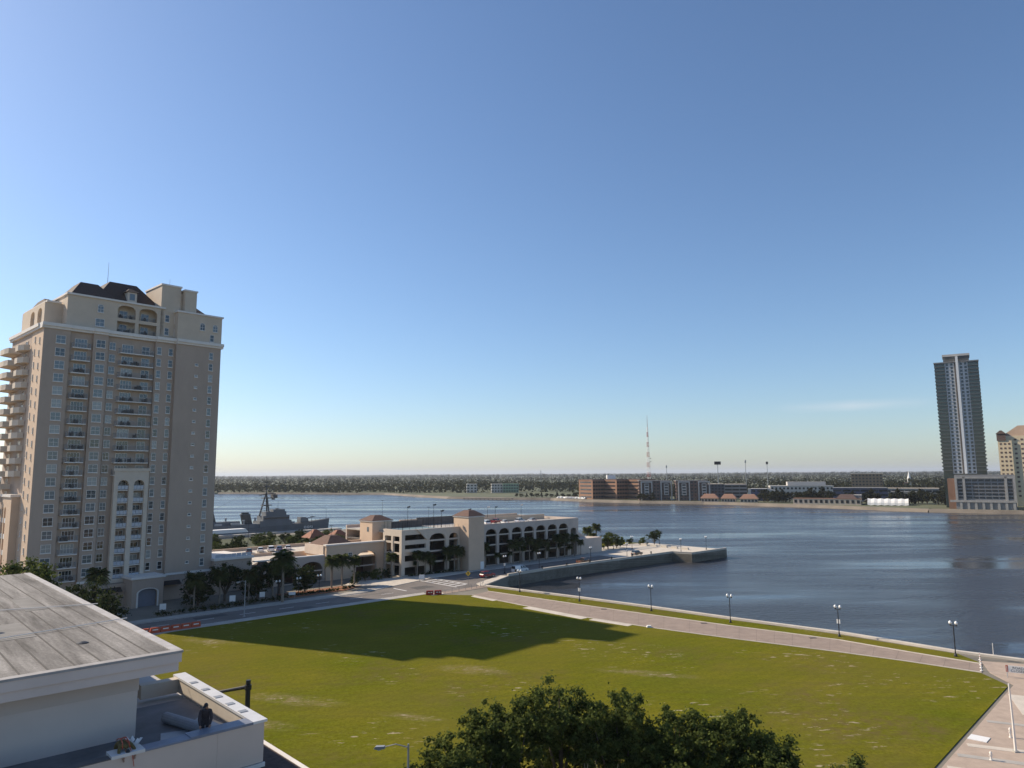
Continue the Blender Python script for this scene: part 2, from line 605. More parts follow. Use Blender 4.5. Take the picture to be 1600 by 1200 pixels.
ORD = ['first', 'second', 'third', 'fourth', 'fifth', 'sixth', 'seventh', 'eighth', 'ninth', 'tenth', 'eleventh', 'twelfth', 'thirteenth',
       'fourteenth', 'fifteenth', 'sixteenth', 'seventeenth', 'eighteenth', 'nineteenth', 'twentieth', 'twenty-first', 'twenty-second', 'twenty-third', 'twenty-fourth', 'twenty-fifth', 'twenty-sixth']
# the street grid: s runs up the street, p away from the lawn
OX, OY, UX, UY = -66.4, 141.9, 0.7302, 0.6832
GRID = math.atan2(UY, UX)


def W(s, p, z=None):
    x, y = OX + s * UX - p * UY, OY + s * UY + p * UX
    return (x, y) if z is None else (x, y, z)
# ------------------------------------------------------------------ the setting: water, land, lawn, street, path, quay
WATER_Z = -3.0
wb = MB()
wb.add([(-40000, -2000, WATER_Z), (40000, -2000, WATER_Z), (40000, 46000, WATER_Z), (-40000, 46000, WATER_Z)], [(0, 1, 2, 3)])
structure(wb.build('river_water', 'water'))

SEAWALL = [(197, 47), (80.6, 116.6), (73.4, 122.4), (60.8, 137.0), (44.6, 151.0), (30.8, 163.8), (15.7, 177.0), (4.0, 186.6), (-7.9, 196.0)]
QUAY = [(-7.9, 196.0), W(97, 8.6), W(116, 10.0), W(134, 10.0), W(181, 9.0), W(182.5, 1.5), W(206, 1.0)]
shore = [(420, -90)] + SEAWALL + QUAY[1:] + [W(207, 40), W(190, 58), (20, 345), (-30, 372), (-85, 412), (-146, 345), (-330, 150), (-700, -150), (-700, -400), (420, -400)]
gm = plain('town_ground', (0.20, 0.18, 0.145), 0.95, 0.2, 0.1, 0.2, 2)
structure(MB().prism(shore, -8, 0).build('ground', gm))
structure(MB().prism([W(0, 82), W(100, 82), W(150, 120), W(140, 196), W(20, 196), W(-20, 130)], -.3, 0.06).build('riverside_green', plain('riverside_ground_cover', (0.058, 0.066, 0.026), .95, .4, .12, .4, 1.5)))

FARSHORE = [(-3000, 2300), (-538, 1313), (-380, 1255), (-211, 1186), (-140, 1060), (-86, 968), (0, 915), (48, 898), (82, 837), (139, 784), (200, 752), (247, 696), (287, 647), (333, 577), (385, 543), (800, 400), (4000, -200)]
fm = plain('far_bank_soil', (0.105, 0.112, 0.06), 0.95, 0.35, 0.012)
structure(MB().prism(FARSHORE + [(42000, -200), (42000, 45000), (-42000, 45000), (-42000, 9000)], -8, -0.6).build('far_bank', fm))
# pale revetment along the foot of the far bank
rv = MB()
for i in range(1, len(FARSHORE) - 2):
    (ax, ay), (bx, by) = FARSHORE[i], FARSHORE[i + 1]
    L = math.hypot(bx - ax, by - ay)
    nx, ny = (by - ay) / L, -(bx - ax) / L
    if ny > 0:
        nx, ny = -nx, -ny
    wdt = 7
    rv.add([(ax + nx * 3, ay + ny * 3, -3.4), (bx + nx * 3, by + ny * 3, -3.4), (bx, by, -0.45), (ax, ay, -0.45), (ax - nx * wdt, ay - ny * wdt, -0.45), (bx - nx * wdt, by - ny * wdt, -0.45)],
           [(0, 1, 2, 3), (3, 2, 5, 4)])
structure(rv.build('far_bank_revetment', plain('revetment', (0.19, 0.16, 0.125), 0.9, 0.3, 0.05)))


def ribbon(name, a, b, z0, z1, mat):
    mb = MB()
    for i in range(len(a) - 1):
        mb.prism([a[i], a[i + 1], b[i + 1], b[i]], z0, z1)
    return structure(mb.build(name, mat))


def offset_line(pts, d):
    out = []
    for i, (x, y) in enumerate(pts):
        (ax, ay), (bx, by) = pts[max(0, i - 1)], pts[min(len(pts) - 1, i + 1)]
        L = math.hypot(bx - ax, by - ay)
        out.append((x - (by - ay) / L * d, y + (bx - ax) / L * d))
    return out


# lawn
lawn_pts = [W(0.3, 0), W(61, 0), (-10.5, 181.7), (1.5, 167.8), (13.3, 154.8), (26.5, 143.0), (39.1, 133.5), (46.7, 128.3), (54.1, 123.1), (62.1, 117.0), (69.5, 110.4), (69.2, 104.0), (43.4, 77.3), (20, 53), (-8, 20), (-60, 60), (-85, 110)]
structure(MB().prism(lawn_pts, -0.5, 0.10).build('lawn', 'lawn'))
# waterside path with its kerbs and the grass verge beyond
PW = [(-6.6, 187.6), (4.5, 177.6), (15.0, 168.0), (29.2, 155.5), (42.5, 144.2), (50.5, 138.0), (58.2, 131.7), (66.0, 122.6), (72.8, 115.2)]
PL = [(-10.2, 182.2), (1.8, 168.2), (13.6, 155.2), (26.8, 143.4), (39.4, 133.9), (47.0, 128.7), (54.4, 123.5), (62.4, 117.4), (69.9, 110.8)]
path_o = ribbon('path', PW, PL, -0.3, 0.06, 'brickpath')
for i in range(len(PW) - 1):
    for k in range(3):      # expansion joints across the paving
        f = (k + .5) / 3
        a = [PW[i][j] + (PW[i + 1][j] - PW[i][j]) * f for j in (0, 1)]
        b = [PL[i][j] + (PL[i + 1][j] - PL[i][j]) * f for j in (0, 1)]
        MB().prism([a, b, (b[0] + .05, b[1] - .045), (a[0] + .05, a[1] - .045)], 0.0, 0.066).build('paving_joint', 'jointgrey', path_o)
ribbon('path_kerb', PW, offset_line(PW, 0.35), -0.3, 0.14, 'palecon')
ribbon('path_kerb', offset_line(PL, 0.02), offset_line(PL, -0.22), -0.3, 0.12, 'palecon')
SW = SEAWALL[::-1][:8]
ribbon('grass_verge', offset_line(PW, 0.352), [(-7.0, 193.9), (4.0, 185.3), (15.3, 175.9), (30.2, 162.8), (44.0, 150.0), (52.0, 143.3), (60.1, 136.0), (67.0, 128.2), (73.0, 121.4)], -0.3, 0.11, 'lawn')
cap = [p for p in SEAWALL]
ribbon('seawall_cap', cap, offset_line(cap, -0.95), -4.0, 0.32, 'palecon')
# pale concrete shoulder slabs on the lawn side of the path
for a, b, w0 in (((3.5, 165.6), (15.4, 152.9), 2.0), ((16.5, 151.9), (23.5, 145.6), 1.6), ((-9.6, 180.6), (-4.0, 174.2), 1.2)):
    L = math.hypot(b[0] - a[0], b[1] - a[1])
    nx, ny = (b[1] - a[1]) / L * w0, -(b[0] - a[0]) / L * w0
    structure(MB().prism([a, b, (b[0] + nx, b[1] + ny), (a[0] + nx, a[1] + ny)], -0.2, 0.135).build('path_shoulder', 'palecon'))
for x, y in ((54.2, 133.6), (20.0, 162.4), (38.0, 146.9)):
    structure(MB().box(x - .6, x + .6, y - .35, y + .35, 0.05, 0.14).build('drain_cover', 'darkcon'))

# the street
structure(MB().prism([W(-140, 2.6), W(62, 2.6), W(66, 0.6), W(79, 1.2), W(88, 6.5), W(97, 11.2), W(206, 13), W(206, 24.5), W(96, 23.5), W(78, 21.5), W(62, 17), W(52, 13.6), W(-140, 13.6)], -0.4, 0.02).build('street', 'asphalt'))
structure(MB().prism([W(-140, 0.0), W(61, 0.0), W(62, 2.55), W(-140, 2.55)], -0.4, 0.15).build('pavement', 'concrete'))
structure(MB().prism([W(-140, 13.65), W(51.9, 13.65), W(61.9, 17.05), W(61, 20.0), W(50, 16.6), W(-140, 16.6)], -0.4, 0.15).build('pavement', 'concrete'))
structure(MB().prism([W(62.1, 17.1), W(78, 21.55), W(96, 23.55), W(96, 26.3), W(74, 30.0), W(58, 32), W(53, 27), W(61.2, 20.0)], -0.4, 0.13).build('garage_apron', 'palecon'))
structure(MB().prism([W(96.05, 23.55), W(206, 24.55), W(206, 30.6), W(101, 30.6), W(101.2, 25.4), W(96.1, 25.4)], -0.4, 0.15).build('pavement', 'concrete'))
structure(MB().prism([W(61.2, 0), W(66, 0.55), W(64.5, -2.6), W(61, -2.6)], -0.4, 0.13).build('pavement', 'palecon'))
# corner island at the foot of the quay
structure(MB().prism([W(79.5, 1.0), W(81, 4.4), W(87.5, 7.4), W(96, 10.9), W(97, 8.7), (-8.2, 196.6), W(80.5, -2.2)], -0.4, 0.16).build('corner_island', 'palecon'))
structure(MB().prism([W(66.2, 0.5), W(79.2, 0.9), W(80.2, -2.4), W(64.8, -2.6)], -0.4, 0.05).build('path_landing', 'brickpath'))
# painted markings
for k in range(6):
    p = 5.2 + k * 2.6
    structure(MB().prism([W(74.6, p), W(78.4, p + .25), W(78.4, p + .8), W(74.6, p + .55)], 0.0, 0.035).build('crossing_bar', 'white'))
for s0, p0, p1 in ((73.6, 4.0, 20.2), (79.0, 6.0, 20.8), (60.5, 8.3, 14.2)):
    structure(MB().prism([W(s0, p0), W(s0 + .4, p0), W(s0 + .4, p1), W(s0, p1)], 0.0, 0.034).build('stop_line', 'white'))
for s0 in range(-100, 60, 9):
    structure(MB().prism([W(s0, 8.0), W(s0 + 3.5, 8.0), W(s0 + 3.5, 8.16), W(s0, 8.16)], 0.0, 0.033).build('lane_dash', 'white'))
for a, b, p in ((-100, 60, 3.1), (-100, 50, 13.1), (100, 205, 23.3)):
    structure(MB().prism([W(a, p), W(b, p), W(b, p + .14), W(a, p + .14)], 0.0, 0.032).build('edge_line', 'white'))
for k, (s0, s1, p0, p1) in enumerate(((8, 15, 9, 11.5), (30, 33, 4, 6.2), (44, 56, 9.4, 10.6), (64, 70, 8, 12), (104, 116, 18, 20.5), (128, 133, 15.5, 18), (-30, -22, 5, 7.5))):
    structure(MB().prism([W(s0, p0), W(s1, p0 + .2), W(s1 - .3, p1), W(s0 + .2, p1)], 0.0, 0.028).build('asphalt_patch', plain('patched_asphalt_%d' % k, (0.09 + .02 * (k % 3), 0.085 + .018 * (k % 3), 0.08 + .016 * (k % 3)), .9, .2, .8)))
# quay wall parapet, pier plaza
for i in range(1, len(QUAY) - 1):
    a, b = Vector(QUAY[i]), Vector(QUAY[i + 1])
    d = (b - a).normalized()
    n_ = Vector((-d.y, d.x))
    structure(MB().prism([tuple(a), tuple(b), tuple(b + n_ * .5), tuple(a + n_ * .5)], -4, 0.62).build('quay_parapet', 'palecon'))
    structure(MB().prism([tuple(a - n_ * .08), tuple(b - n_ * .08), tuple(b + n_ * .62), tuple(a + n_ * .62)], 0.625, 0.76).build('quay_coping', 'palecon'))
structure(MB().prism([W(155, 13), W(181, 9.7), W(183.2, 2.2), W(205.6, 1.6), W(206.5, 39), W(188, 44), W(166, 36), W(158, 30)], -0.3, 0.08).build('pier_plaza', 'palecon'))
structure(MB().prism([W(166, 37), W(188, 45), W(205, 41), W(200, 52), W(170, 52), W(158, 42)], -0.3, 0.12).build('pier_lawn', 'lawn'))
soil = plain('red_mulch', (0.26, 0.115, 0.06), 0.95, 0.25, 0.5)
structure(MB().prism([W(158, 31), W(170, 36), W(166, 40), W(157, 36)], -0.2, 0.16).build('mulch_bed', soil))
structure(MB().prism([W(34, 20.1), W(50, 20.1), W(57, 24), W(52, 27), W(34, 27)], -0.2, 0.17).build('mulch_bed', soil))
# paved plaza at the foot of the lawn
structure(MB().prism([(70.2, 104.4), (44.4, 77.6), (21, 52.9), (60, 20), (130, 70), (84, 113.5), (74, 117.2), (71, 110.6)], -0.3, 0.05).build('plaza', plain('plaza_brick', (0.42, 0.33, 0.26), 0.9, 0.14, 0.6, 0.1, 20)))
for (ax, ay), (bx, by), w_, key in (((66.5, 100.2), (84, 92), 9, 'palecon'), ((50.0, 83.0), (80, 70), 1.0, 'palecon'), ((47.2, 80.2), (78, 66), .9, 'concrete'), ((57.0, 90.3), (80, 80), .8, 'concrete'), ((44.2, 77.0), (75, 62), 1.3, 'palecon')):
    L = math.hypot(bx - ax, by - ay)
    nx, ny = (by - ay) / L * w_, -(bx - ax) / L * w_
    structure(MB().prism([(ax, ay), (bx, by), (bx + nx, by + ny), (ax + nx, ay + ny)], -0.1, 0.075).build('paving_band', key))
structure(MB().prism([(50.9, 84.3), (52.2, 85.6), (53.6, 84.4), (52.3, 83.1)], -0.1, 0.12).build('concrete_pad', 'white'))
# ------------------------------------------------------------------ window and balcony kit
def window_mesh(w, h, nx=2, ny=2, arch=False, fr=0.09, dp=0.14):
    """Frame with glazing bars, standing proud of y=0 (front is -y), origin at the sill centre."""
    f = MB()
    x0, x1 = -w / 2, w / 2
    f.box(x0, x0 + fr, -dp, 0.02, 0, h)
    f.box(x1 - fr, x1, -dp, 0.02, 0, h)
    f.box(x0 + fr, x1 - fr, -dp, 0.02, 0, fr)
    f.box(x0 + fr, x1 - fr, -dp, 0.02, h - fr, h)
    f.box(x0 - .08, x1 + .08, -dp - .1, 0.02, -0.14, -0.002)
    for i in range(1, nx):
        x = x0 + w * i / nx
        f.box(x - .03, x + .03, -dp + .03, 0.0, fr, h - fr)
    for j in range(1, ny):
        z = h * j / ny
        f.box(x0 + fr, x1 - fr, -dp + .035, -0.005, z - .03, z + .03)
    if arch:
        k = 8
        for i in range(k):
            a0, a1 = math.pi * i / k, math.pi * (i + 1) / k
            r0, r1 = w / 2, w / 2 - fr * 1.6
            pts = [(math.cos(a) * r, h + math.sin(a) * r * .5) for a, r in ((a0, r0), (a1, r0), (a1, r1), (a0, r1))]
            f.side(pts, -dp, 0.02)
    p = MB()
    p.box(x0 + .02, x1 - .02, -0.06, 0.01, 0.02, h - .02)
    if arch:
        k = 8
        p.side([(math.cos(math.pi * i / k) * (w / 2 - .03), h - .02 + math.sin(math.pi * i / k) * (w / 4 - .02)) for i in range(k + 1)], -0.06, 0.01)
    return f.mesh('window', 'trim'), [p.mesh('pane', g) for g in ('glass', 'glassblind', 'glasspale')]


def put_window(kit, parent, x, y, z, rz=0.0, weights=(5, 3, 2), name='window'):
    w = link(name, kit[0], parent, (x, y, z), rz)
    link('pane', rng.choices(kit[1], weights)[0], w)
    return w


def balcony_mesh(w, d, solid=False):
    s = MB().box(-w / 2, w / 2, -d, 0, -0.22, 0)
    r = MB()
    r.box(-w / 2, w / 2, -d, -d + .05, 1.0, 1.07)
    for x in (-w / 2, w / 2 - .05):
        r.box(x, x + .05, -d + .05, 0, 1.0, 1.07)
    n = max(4, int(w / 0.16))
    for i in range(n + 1):
        x = -w / 2 + .02 + (w - .06) * i / n
        r.box(x, x + .025, -d + .01, -d + .035, 0, 1.0)
    for i in range(1, int(d / .16)):
        for x in (-w / 2 + .01, w / 2 - .035):
            r.box(x, x + .025, -d + i * .16, -d + i * .16 + .025, 0, 1.0)
    return s.mesh('balcony', 'trim'), r.mesh('railing', 'railmetal')


PATIO_CHAIR = MB().box(-.35, .35, -.25, .25, 0, .8).box(-.3, -.22, -.2, .2, .8, 1.15).mesh('patio_chair', 'black')  # dark box with a back, standing in for chairs on the balconies


def put_balcony(kit, parent, x, y, z, rz=0.0):
    b = link('balcony', kit[0], parent, (x, y, z), rz)
    link('railing', kit[1], b)
    for k in range(rng.choice((0, 1, 2, 3))):
        link('patio_chair', PATIO_CHAIR, b, (rng.uniform(-.36, .36) * (kit[0].vertices[1].co.x - kit[0].vertices[0].co.x), -.9, 0), rng.uniform(0, 3))
    return b


# ------------------------------------------------------------------ the condominium tower
TR = math.atan2(0.737, 0.676)
tw = thing('apartment_tower', 'tall taupe apartment tower with cream crown, brown hipped roofs and rows of balconies', 'tower', (-105.2, 157.0, 0), TR)
ZC = 63.4
wall = MB()
wall.box(0, 5.3, 0, 27, 0, ZC)
wall.box(5.3, 10.1, 0.7, 27, 0, ZC)
wall.box(10.1, 13.3, 0, 27, 0, ZC)
wall.box(13.3, 24.2, 1.1, 27, 0, ZC)
wall.box(24.2, 28.9, 0.3, 27, 0, ZC)
wall.box(28.9, 40.4, -0.7, 27, 0, ZC)
wall.build('wall', 'taupe', tw)
for x0, x1, y in ((0, 5.3, 0), (10.1, 13.3, 0), (24.2, 28.9, .3), (28.9, 40.4, -.7)):
    for k in range(0, 19, 3):      # expansion joints, a storey band every third floor
        MB().box(x0 + .01, x1 - .01, y - .03, y - .002, 59.1 - 2.93 * k, 59.19 - 2.93 * k).build('joint_band', 'taupe', tw)
sw = MB()
sw.box(-0.06, -0.002, 0.0, 9.0, 0, ZC)
sw.box(-1.6, -0.002, 9.0, 12.5, 0, 25.5)
sw.box(-1.9, -0.002, 24, 36, 0, 19)
sw.arch_panel(12.5, 17.2, 0, 25.5, -1.6, -0.9, [(13.1 + k * 2.1, 14.5 + k * 2.1, 1.5, 22.5, .65) for k in range(2)], axis='y')
sw.box(-0.9, -0.002, 12.5, 17.2, 0, 25.5)
sw.box(-0.9, -0.002, 17.2, 24, 0, 11)
sw.build('side_wall', 'peach', tw)
for k in range(2):
    for j in range(6):
        MB().box(-1.5, -0.95, 13.1 + k * 2.1, 14.5 + k * 2.1, 1.6 + j * 3.6, 2.7 + j * 3.6).build('spandrel', 'white', tw)
MB().box(-1.9, 0, 8.7, 17.4, 25.5, 26.1).build('side_coping', 'trim', tw)
MB().box(-2.1, 0, 23.8, 36.2, 19, 19.5).build('side_coping', 'trim', tw)
# cornice band following the bays
cn = MB()
for x0, x1, y in ((-.5, 5.3, 0), (5.3, 10.1, .2), (10.1, 13.3, 0), (13.3, 24.2, .6), (24.2, 28.9, .1), (28.9, 40.9, -.7)):
    cn.box(x0, x1, y - .35, y + 2, ZC + .002, ZC + .5)
    cn.box(x0, x1, y - .75, y + 2, ZC + .502, ZC + 1.25)
cn.box(-.5, 1.5, 2.01, 27.5, ZC + .002, ZC + .5)
cn.box(-.75, 1.5, 2.01, 27.5, ZC + .502, ZC + 1.25)
cn.build('cornice', 'trim', tw)
for x0, x1, y in ((9.9, 13.3, 0), (24.2, 28.9, .3), (28.9, 40.6, -.7)):
    MB().box(x0, x1, y - .3, y - .002, 5.9, 6.4).build('base_band', 'trim', tw)
# crown: set-back cream storeys
ZP = ZC + 1.25
cr = MB()
cr.box(1.6, 4.6, 5, 24, ZC, 70.4)
cr.arch_panel(4.6, 26.2, ZP + 3.5, 72.2, 1.4, 1.9, [(15.4, 19.5, ZP + 3.7, ZP + 5.9, 1.0), (20.3, 24.6, ZP + 3.7, ZP + 5.9, 1.0)])
cr.arch_panel(4.6, 26.2, ZP, ZP + 3.5, 1.4, 1.9, [(15.4, 19.5, ZP, ZP + 2.9, 0), (20.3, 24.6, ZP, ZP + 2.9, 0)])
cr.arch_panel(5.0, 24, ZP, 70.4, 1.0, 1.599, [(7, 10.5, ZP + .6, ZP + 3.6, 1.2), (13, 16.5, ZP + .6, ZP + 3.6, 1.2)], axis='y')
cr.box(4.6, 15.0, 1.9, 24, ZC, 72.2)
cr.box(25.0, 26.2, 1.9, 24, ZC, 72.2)
cr.box(15.0, 25.0, 3.6, 24, ZC, 72.2)
cr.box(28.9, 40.4, -.7, 26, ZP, 71.6)
cr.box(25.4, 30.2, 1.4, 12, ZC, 78.4)
cr.box(30.8, 33.8, 0.2, 12, ZC, 77.6)
cr.box(30.2, 30.8, 1.8, 12, ZC, 77.2)
cr.build('crown_wall', 'tan', tw)
ct = MB()
for x0, x1, y0, y1, z in ((4.3, 26.5, 1.0, 24.3, 72.2), (28.6, 40.7, -1.0, 26.3, 71.6), (25.2, 30.4, 1.2, 12.2, 78.4), (30.6, 34.0, 0.0, 12.2, 77.6), (1.3, 4.29, 4.7, 24.3, 70.4)):
    ct.box(x0, x1, y0, y1, z + .002, z + .42)
ct.build('crown_coping', 'trim', tw)
rf = MB()
rf.hip(5.5, 16.5, 3.5, 20, 72.63, 77.4, .35)
rf.hip(11, 27, 4.5, 22, 72.63, 79.0, .4)
rf.hip(33.5, 40, 4, 24, 72.03, 76.4, .3)
rf.hip(1.8, 4.2, 8, 22, 70.83, 72.6, .4)
rfo = rf.build('roof', 'roofbrown', tw)
dm = MB().box(18.6, 20.8, 5.0, 9, 73.5, 76.0)
dmo = dm.build('dormer', 'cream', rfo)
MB().hip(18.2, 21.2, 4.6, 9.4, 76.003, 77.2, .2).build('dormer_roof', 'roofbrown', rfo)
MB().box(19.1, 20.3, 4.93, 4.998, 74.0, 75.6).build('dormer_window', 'glassblind', rfo)
MB().tube((16, 12, 78.5), (16, 12, 84.5), .07, .03).build('aerial', 'greymetal', tw)
MB().tube((29, 6, 78.8), (29, 6, 81.5), .05, .03).build('aerial', 'greymetal', tw)
for x in (27, 31.9):
    MB().lathe([(.25, 0), (.25, .5), (.35, .5), (.35, .7)], (x, 5, 78.8 if x < 30 else 78.0)).build('roof_vent', 'greymetal', tw)

K_big = window_mesh(2.0, 1.85, 2, 2)
K_mid = window_mesh(1.4, 1.8, 2, 2)
K_slim = window_mesh(1.1, 1.85, 1, 2)
K_vent = window_mesh(0.85, 0.6, 1, 1)
K_door = window_mesh(2.6, 2.15, 4, 2)
K_door2 = window_mesh(1.9, 2.15, 2, 2)
K_arch = window_mesh(1.35, 1.6, 2, 2, arch=True)
K_slot = window_mesh(0.45, 1.3, 1, 1)
B_small = balcony_mesh(3.7, 1.5)
B_wide = balcony_mesh(7.7, 1.6)
STO = 2.93
for k in range(19):
    z = 60.2 - STO * k
    put_window(K_big, tw, 3.4, 0, z, weights=(3, 5, 3))
    put_window(K_big, tw, 11.7, 0, z, weights=(4, 4, 3))
    put_window(K_mid, tw, 14.6, 1.1, z, weights=(5, 3, 2))
    put_balcony(B_small, tw, 7.6, .7, z - .55)
    put_window(K_door, tw, 7.7, .7, z - .5, weights=(5, 4, 1), name='balcony_door')
    if k < 11:
        put_balcony(B_wide, tw, 19.8, 1.1, z - .55)
        put_window(K_door, tw, 18.0, 1.1, z - .5, weights=(4, 4, 3), name='balcony_door')
        put_window(K_door2, tw, 22.2, 1.1, z - .5, weights=(4, 4, 2), name='balcony_door')
    put_window(K_slim, tw, 25.1, .3, z, weights=(3, 4, 3))
    put_window(K_slim, tw, 27.9, .3, z, weights=(3, 4, 3))
    if k > 0:
        put_window(K_vent, tw, 34.1, -.7, z + .9, weights=(1, 3, 3), name='vent_window')
    put_window(K_slim, tw, 37.8, -.7, z, weights=(3, 4, 3))
    # lit flank: slot windows and the slanting stack of balconies
    put_window(K_slot, tw, -.06, 2.6, z, -math.pi / 2, (6, 1, 1), 'slot_window')
    put_window(K_slot, tw, -.06, 6.2, z + .6, -math.pi / 2, (6, 1, 1), 'slot_window')
    for floor_, rail in (([(0, 10.0), (-1.2, 10.4), (-1.9, 12.6), (-1.9, 15.0), (0, 16.2)], [(-.1, 10.05), (-1.15, 10.45), (-1.85, 12.6), (-1.85, 15.0), (-.1, 16.1)]),
                         ([(0, 17.6), (-2.6, 18.0), (-2.9, 20.4), (-2.9, 24.4), (0, 26.5)], [(-.1, 17.65), (-2.5, 18.05), (-2.85, 20.4), (-2.85, 24.4), (-.1, 26.4)])):
        if z < (28 if floor_[0][1] < 12 else 13):
            continue
        bo = MB().prism(floor_, z - .8, z - .5).build('side_balcony', 'cream', tw)
        br = MB()
        for poly in (rail,):
            for a, b in zip(poly, poly[1:]):
                d = Vector((b[0] - a[0], b[1] - a[1])).normalized() * .05
                n_ = (-d.y, d.x)
                br.prism([a, b, (b[0] + n_[0], b[1] + n_[1]), (a[0] + n_[0], a[1] + n_[1])], z - .498, z + .5)
        br.build('side_railing', 'cream', bo)
        put_window(K_door2, tw, -.005, 13.2 if floor_[0][1] < 12 else 21.5, z - .49, -math.pi / 2, (4, 3, 2), 'balcony_door')
# crown windows and loggias
for z in (ZP + .9, ZP + 4.3):
    put_window(K_arch if z > ZP + 4 else K_big, tw, 11.6, 1.4, z)
    for x in (17.4, 22.4):
        put_window(K_door2, tw, x, 3.6, z - .5, name='balcony_door')
        put_balcony(balcony_mesh(4.1 if z > ZP + 4 else 4.3, 1.6), tw, x, 3.55, z - .55)
    put_window(K_slim, tw, 27.0, 1.4, z)
    put_window(K_slim, tw, 29.4, 1.4 if z > 0 else 0, z)
for x in (35.2, 38.6):
    put_window(K_arch, tw, x, -.7, ZP + 3.0, weights=(5, 2, 1))
put_window(K_slim, tw, 37.8, -.7, ZP + .3)
# cream frontispiece with two arched bays of balconies
fp = MB()
fp.arch_panel(16.3, 24.0, 5.4, 31.2, -0.6, 0.5, [(17.2, 19.6, 6.2, 28.0, 1.1), (20.7, 23.1, 6.2, 28.0, 1.1)])
fp.box(16.0, 24.3, -.8, .5, 31.202, 31.9)
fp.build('frontispiece', 'cream', tw)
for k in range(8):
    z = 6.3 + k * STO
    for x in (18.4, 21.9):
        b = MB().box(x - 1.18, x + 1.18, -.35, 1.09, z - .2, z).build('balcony', 'trim', tw)
        r_ = MB()
        for q in (-1.15, -.36, .43):
            r_.box(x + q, x + q + .72, -.33, -.29, z + .12, z + 1.0)
        r_.build('railing', 'frost', b)
        put_window(K_door2, tw, x, 1.1, z + .02, weights=(6, 2, 2), name='balcony_door')
# base: projecting gate house, awnings, ground floor
bs = MB()
bs.box(12, 19.5, -2.2, -.002, 0, 5.3)
bs.arch_panel(19.5, 26.5, 0, 6.4, -6.5, -5.8, [(20.9, 25.1, 0, 3.2, .9)])
bs.box(19.5, 20.2, -5.8, 0, 0, 6.4)
bs.box(25.8, 26.5, -5.8, 0, 0, 6.4)
bs.box(20.2, 25.8, -5.8, 0, 5.2, 6.4)
bs.build('gate_house', 'taupe', tw)
MB().box(19.2, 26.8, -6.8, .2, 6.402, 6.9).build('gate_coping', 'trim', tw)
MB().box(20.6, 25.4, -5.6, -5.4, 0, 4.6).build('gate_door', 'bluegrey', tw)
ga = MB()
for i in range(10):
    a0, a1 = math.pi * i / 10, math.pi * (i + 1) / 10
    ga.side([(23 + math.cos(a) * r, 3.2 + math.sin(a) * r * .43) for a, r in ((a0, 2.45), (a1, 2.45), (a1, 2.1), (a0, 2.1))], -6.62, -6.502)
for x in (20.55, 25.1):
    ga.box(x, x + .35, -6.62, -6.502, 0, 3.2)
ga.build('gate_arch', 'trim', tw)
for x0, x1, y in ((12.2, 18.5, -2.2), (27.0, 32.5, -.7)):
    me = MB()
    me.add([(x0, y - 1.6, 3.7), (x1, y - 1.6, 3.7), (x1, y - .003, 3.7), (x0, y - .003, 3.7), (x0, y - .003, 4.6), (x1, y - .003, 4.6)], [(0, 3, 2, 1), (0, 1, 5, 4), (0, 4, 3), (1, 2, 5), (2, 3, 4, 5)])
    me.build('awning', 'black', tw)
# right-hand podium with an arch, terrace on top
pd = MB()
pd.arch_panel(40.41, 50.5, 0, 8.4, -2.4, -1.6, [(43.0, 48.5, 0, 3.8, 2.4)])
pd.box(40.41, 41.2, -1.6, 14, 0, 8.4)
pd.box(49.7, 50.5, -1.6, 14, 0, 8.4)
pd.box(41.2, 49.7, -1.6, 14, 7.4, 8.4)
pd.build('podium', 'taupe', tw)
MB().box(40.2, 50.9, -2.8, 14.4, 8.402, 9.0).build('podium_coping', 'trim', tw)
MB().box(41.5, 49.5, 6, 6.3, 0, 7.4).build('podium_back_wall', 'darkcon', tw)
for i in range(7):
    MB().box(40.6 + i * 1.4, 40.6 + i * 1.4 + 1.3, -2.5, -2.44, 9.05, 9.95).build('terrace_panel', 'frost', tw)
# balconies that peep out past the right-hand edge
for k in range(1, 19, 1):
    if k in (2, 5, 8, 11, 12, 13, 14, 15, 16):
        z = 59.6 - STO * k
        b = MB().box(40.41, 41.7, 8, 12, z - .2, z).build('balcony', 'trim', tw)
        MB().box(41.62, 41.68, 8, 12, z, z + 1.0).build('railing', 'railmetal', b)
# ------------------------------------------------------------------ low arcaded wing with roof parking
lw = thing('arcade_building', 'low arcaded parking building with cars on its flat roof, beside the apartment tower', 'building', W(24, 40, 0), GRID)
fw = MB()
fw.arch_panel(14.5, 30.5, 0, 7.0, 0, .7, [(16.6, 22.0, 0.2, 3.9, 1.4), (23.0, 29.8, 0.2, 3.7, 1.9)])
fw.box(-6, 9.5, 1.2, 1.9, 0, 6.4)
fw.box(-6, -5.3, 1.9, 40, 0, 6.4)
fw.box(30.2, 30.5, .7, 12, 7.0, 9.7)
fw.build('front_wall', 'garage', lw)
bk = MB()
bk.arch_panel(30.5, 49.8, 0, 9.7, -0.6, .4, [(40.3, 47.4, 0.2, 5.2, 2.2)])
bk.box(30.5, 31.3, .4, 11.5, 0, 9.7)
bk.box(31.3, 49.8, 10.8, 11.5, 6.2, 9.7)
bk.build('end_block', 'peach', lw)
MB().hip(31.0, 40.0, 0.2, 11, 9.72, 12.2, .3).build('block_roof', 'capbrown', lw)
pv = MB()
pv.arch_panel(9.5, 14.5, 0, 5.2, -1.8, -1.2, [(12.2, 14.0, 0, 3.2, .8)])
pv.box(9.5, 10.1, -1.2, 2, 0, 5.2)
pv.box(13.9, 14.5, -1.2, 2, 0, 5.2)
pv.build('pavilion', 'garage', lw)
MB().hip(8.9, 15.1, -2.5, 3.0, 5.203, 7.0, .25).build('pavilion_roof', 'roofbrown', lw)
dk = MB()
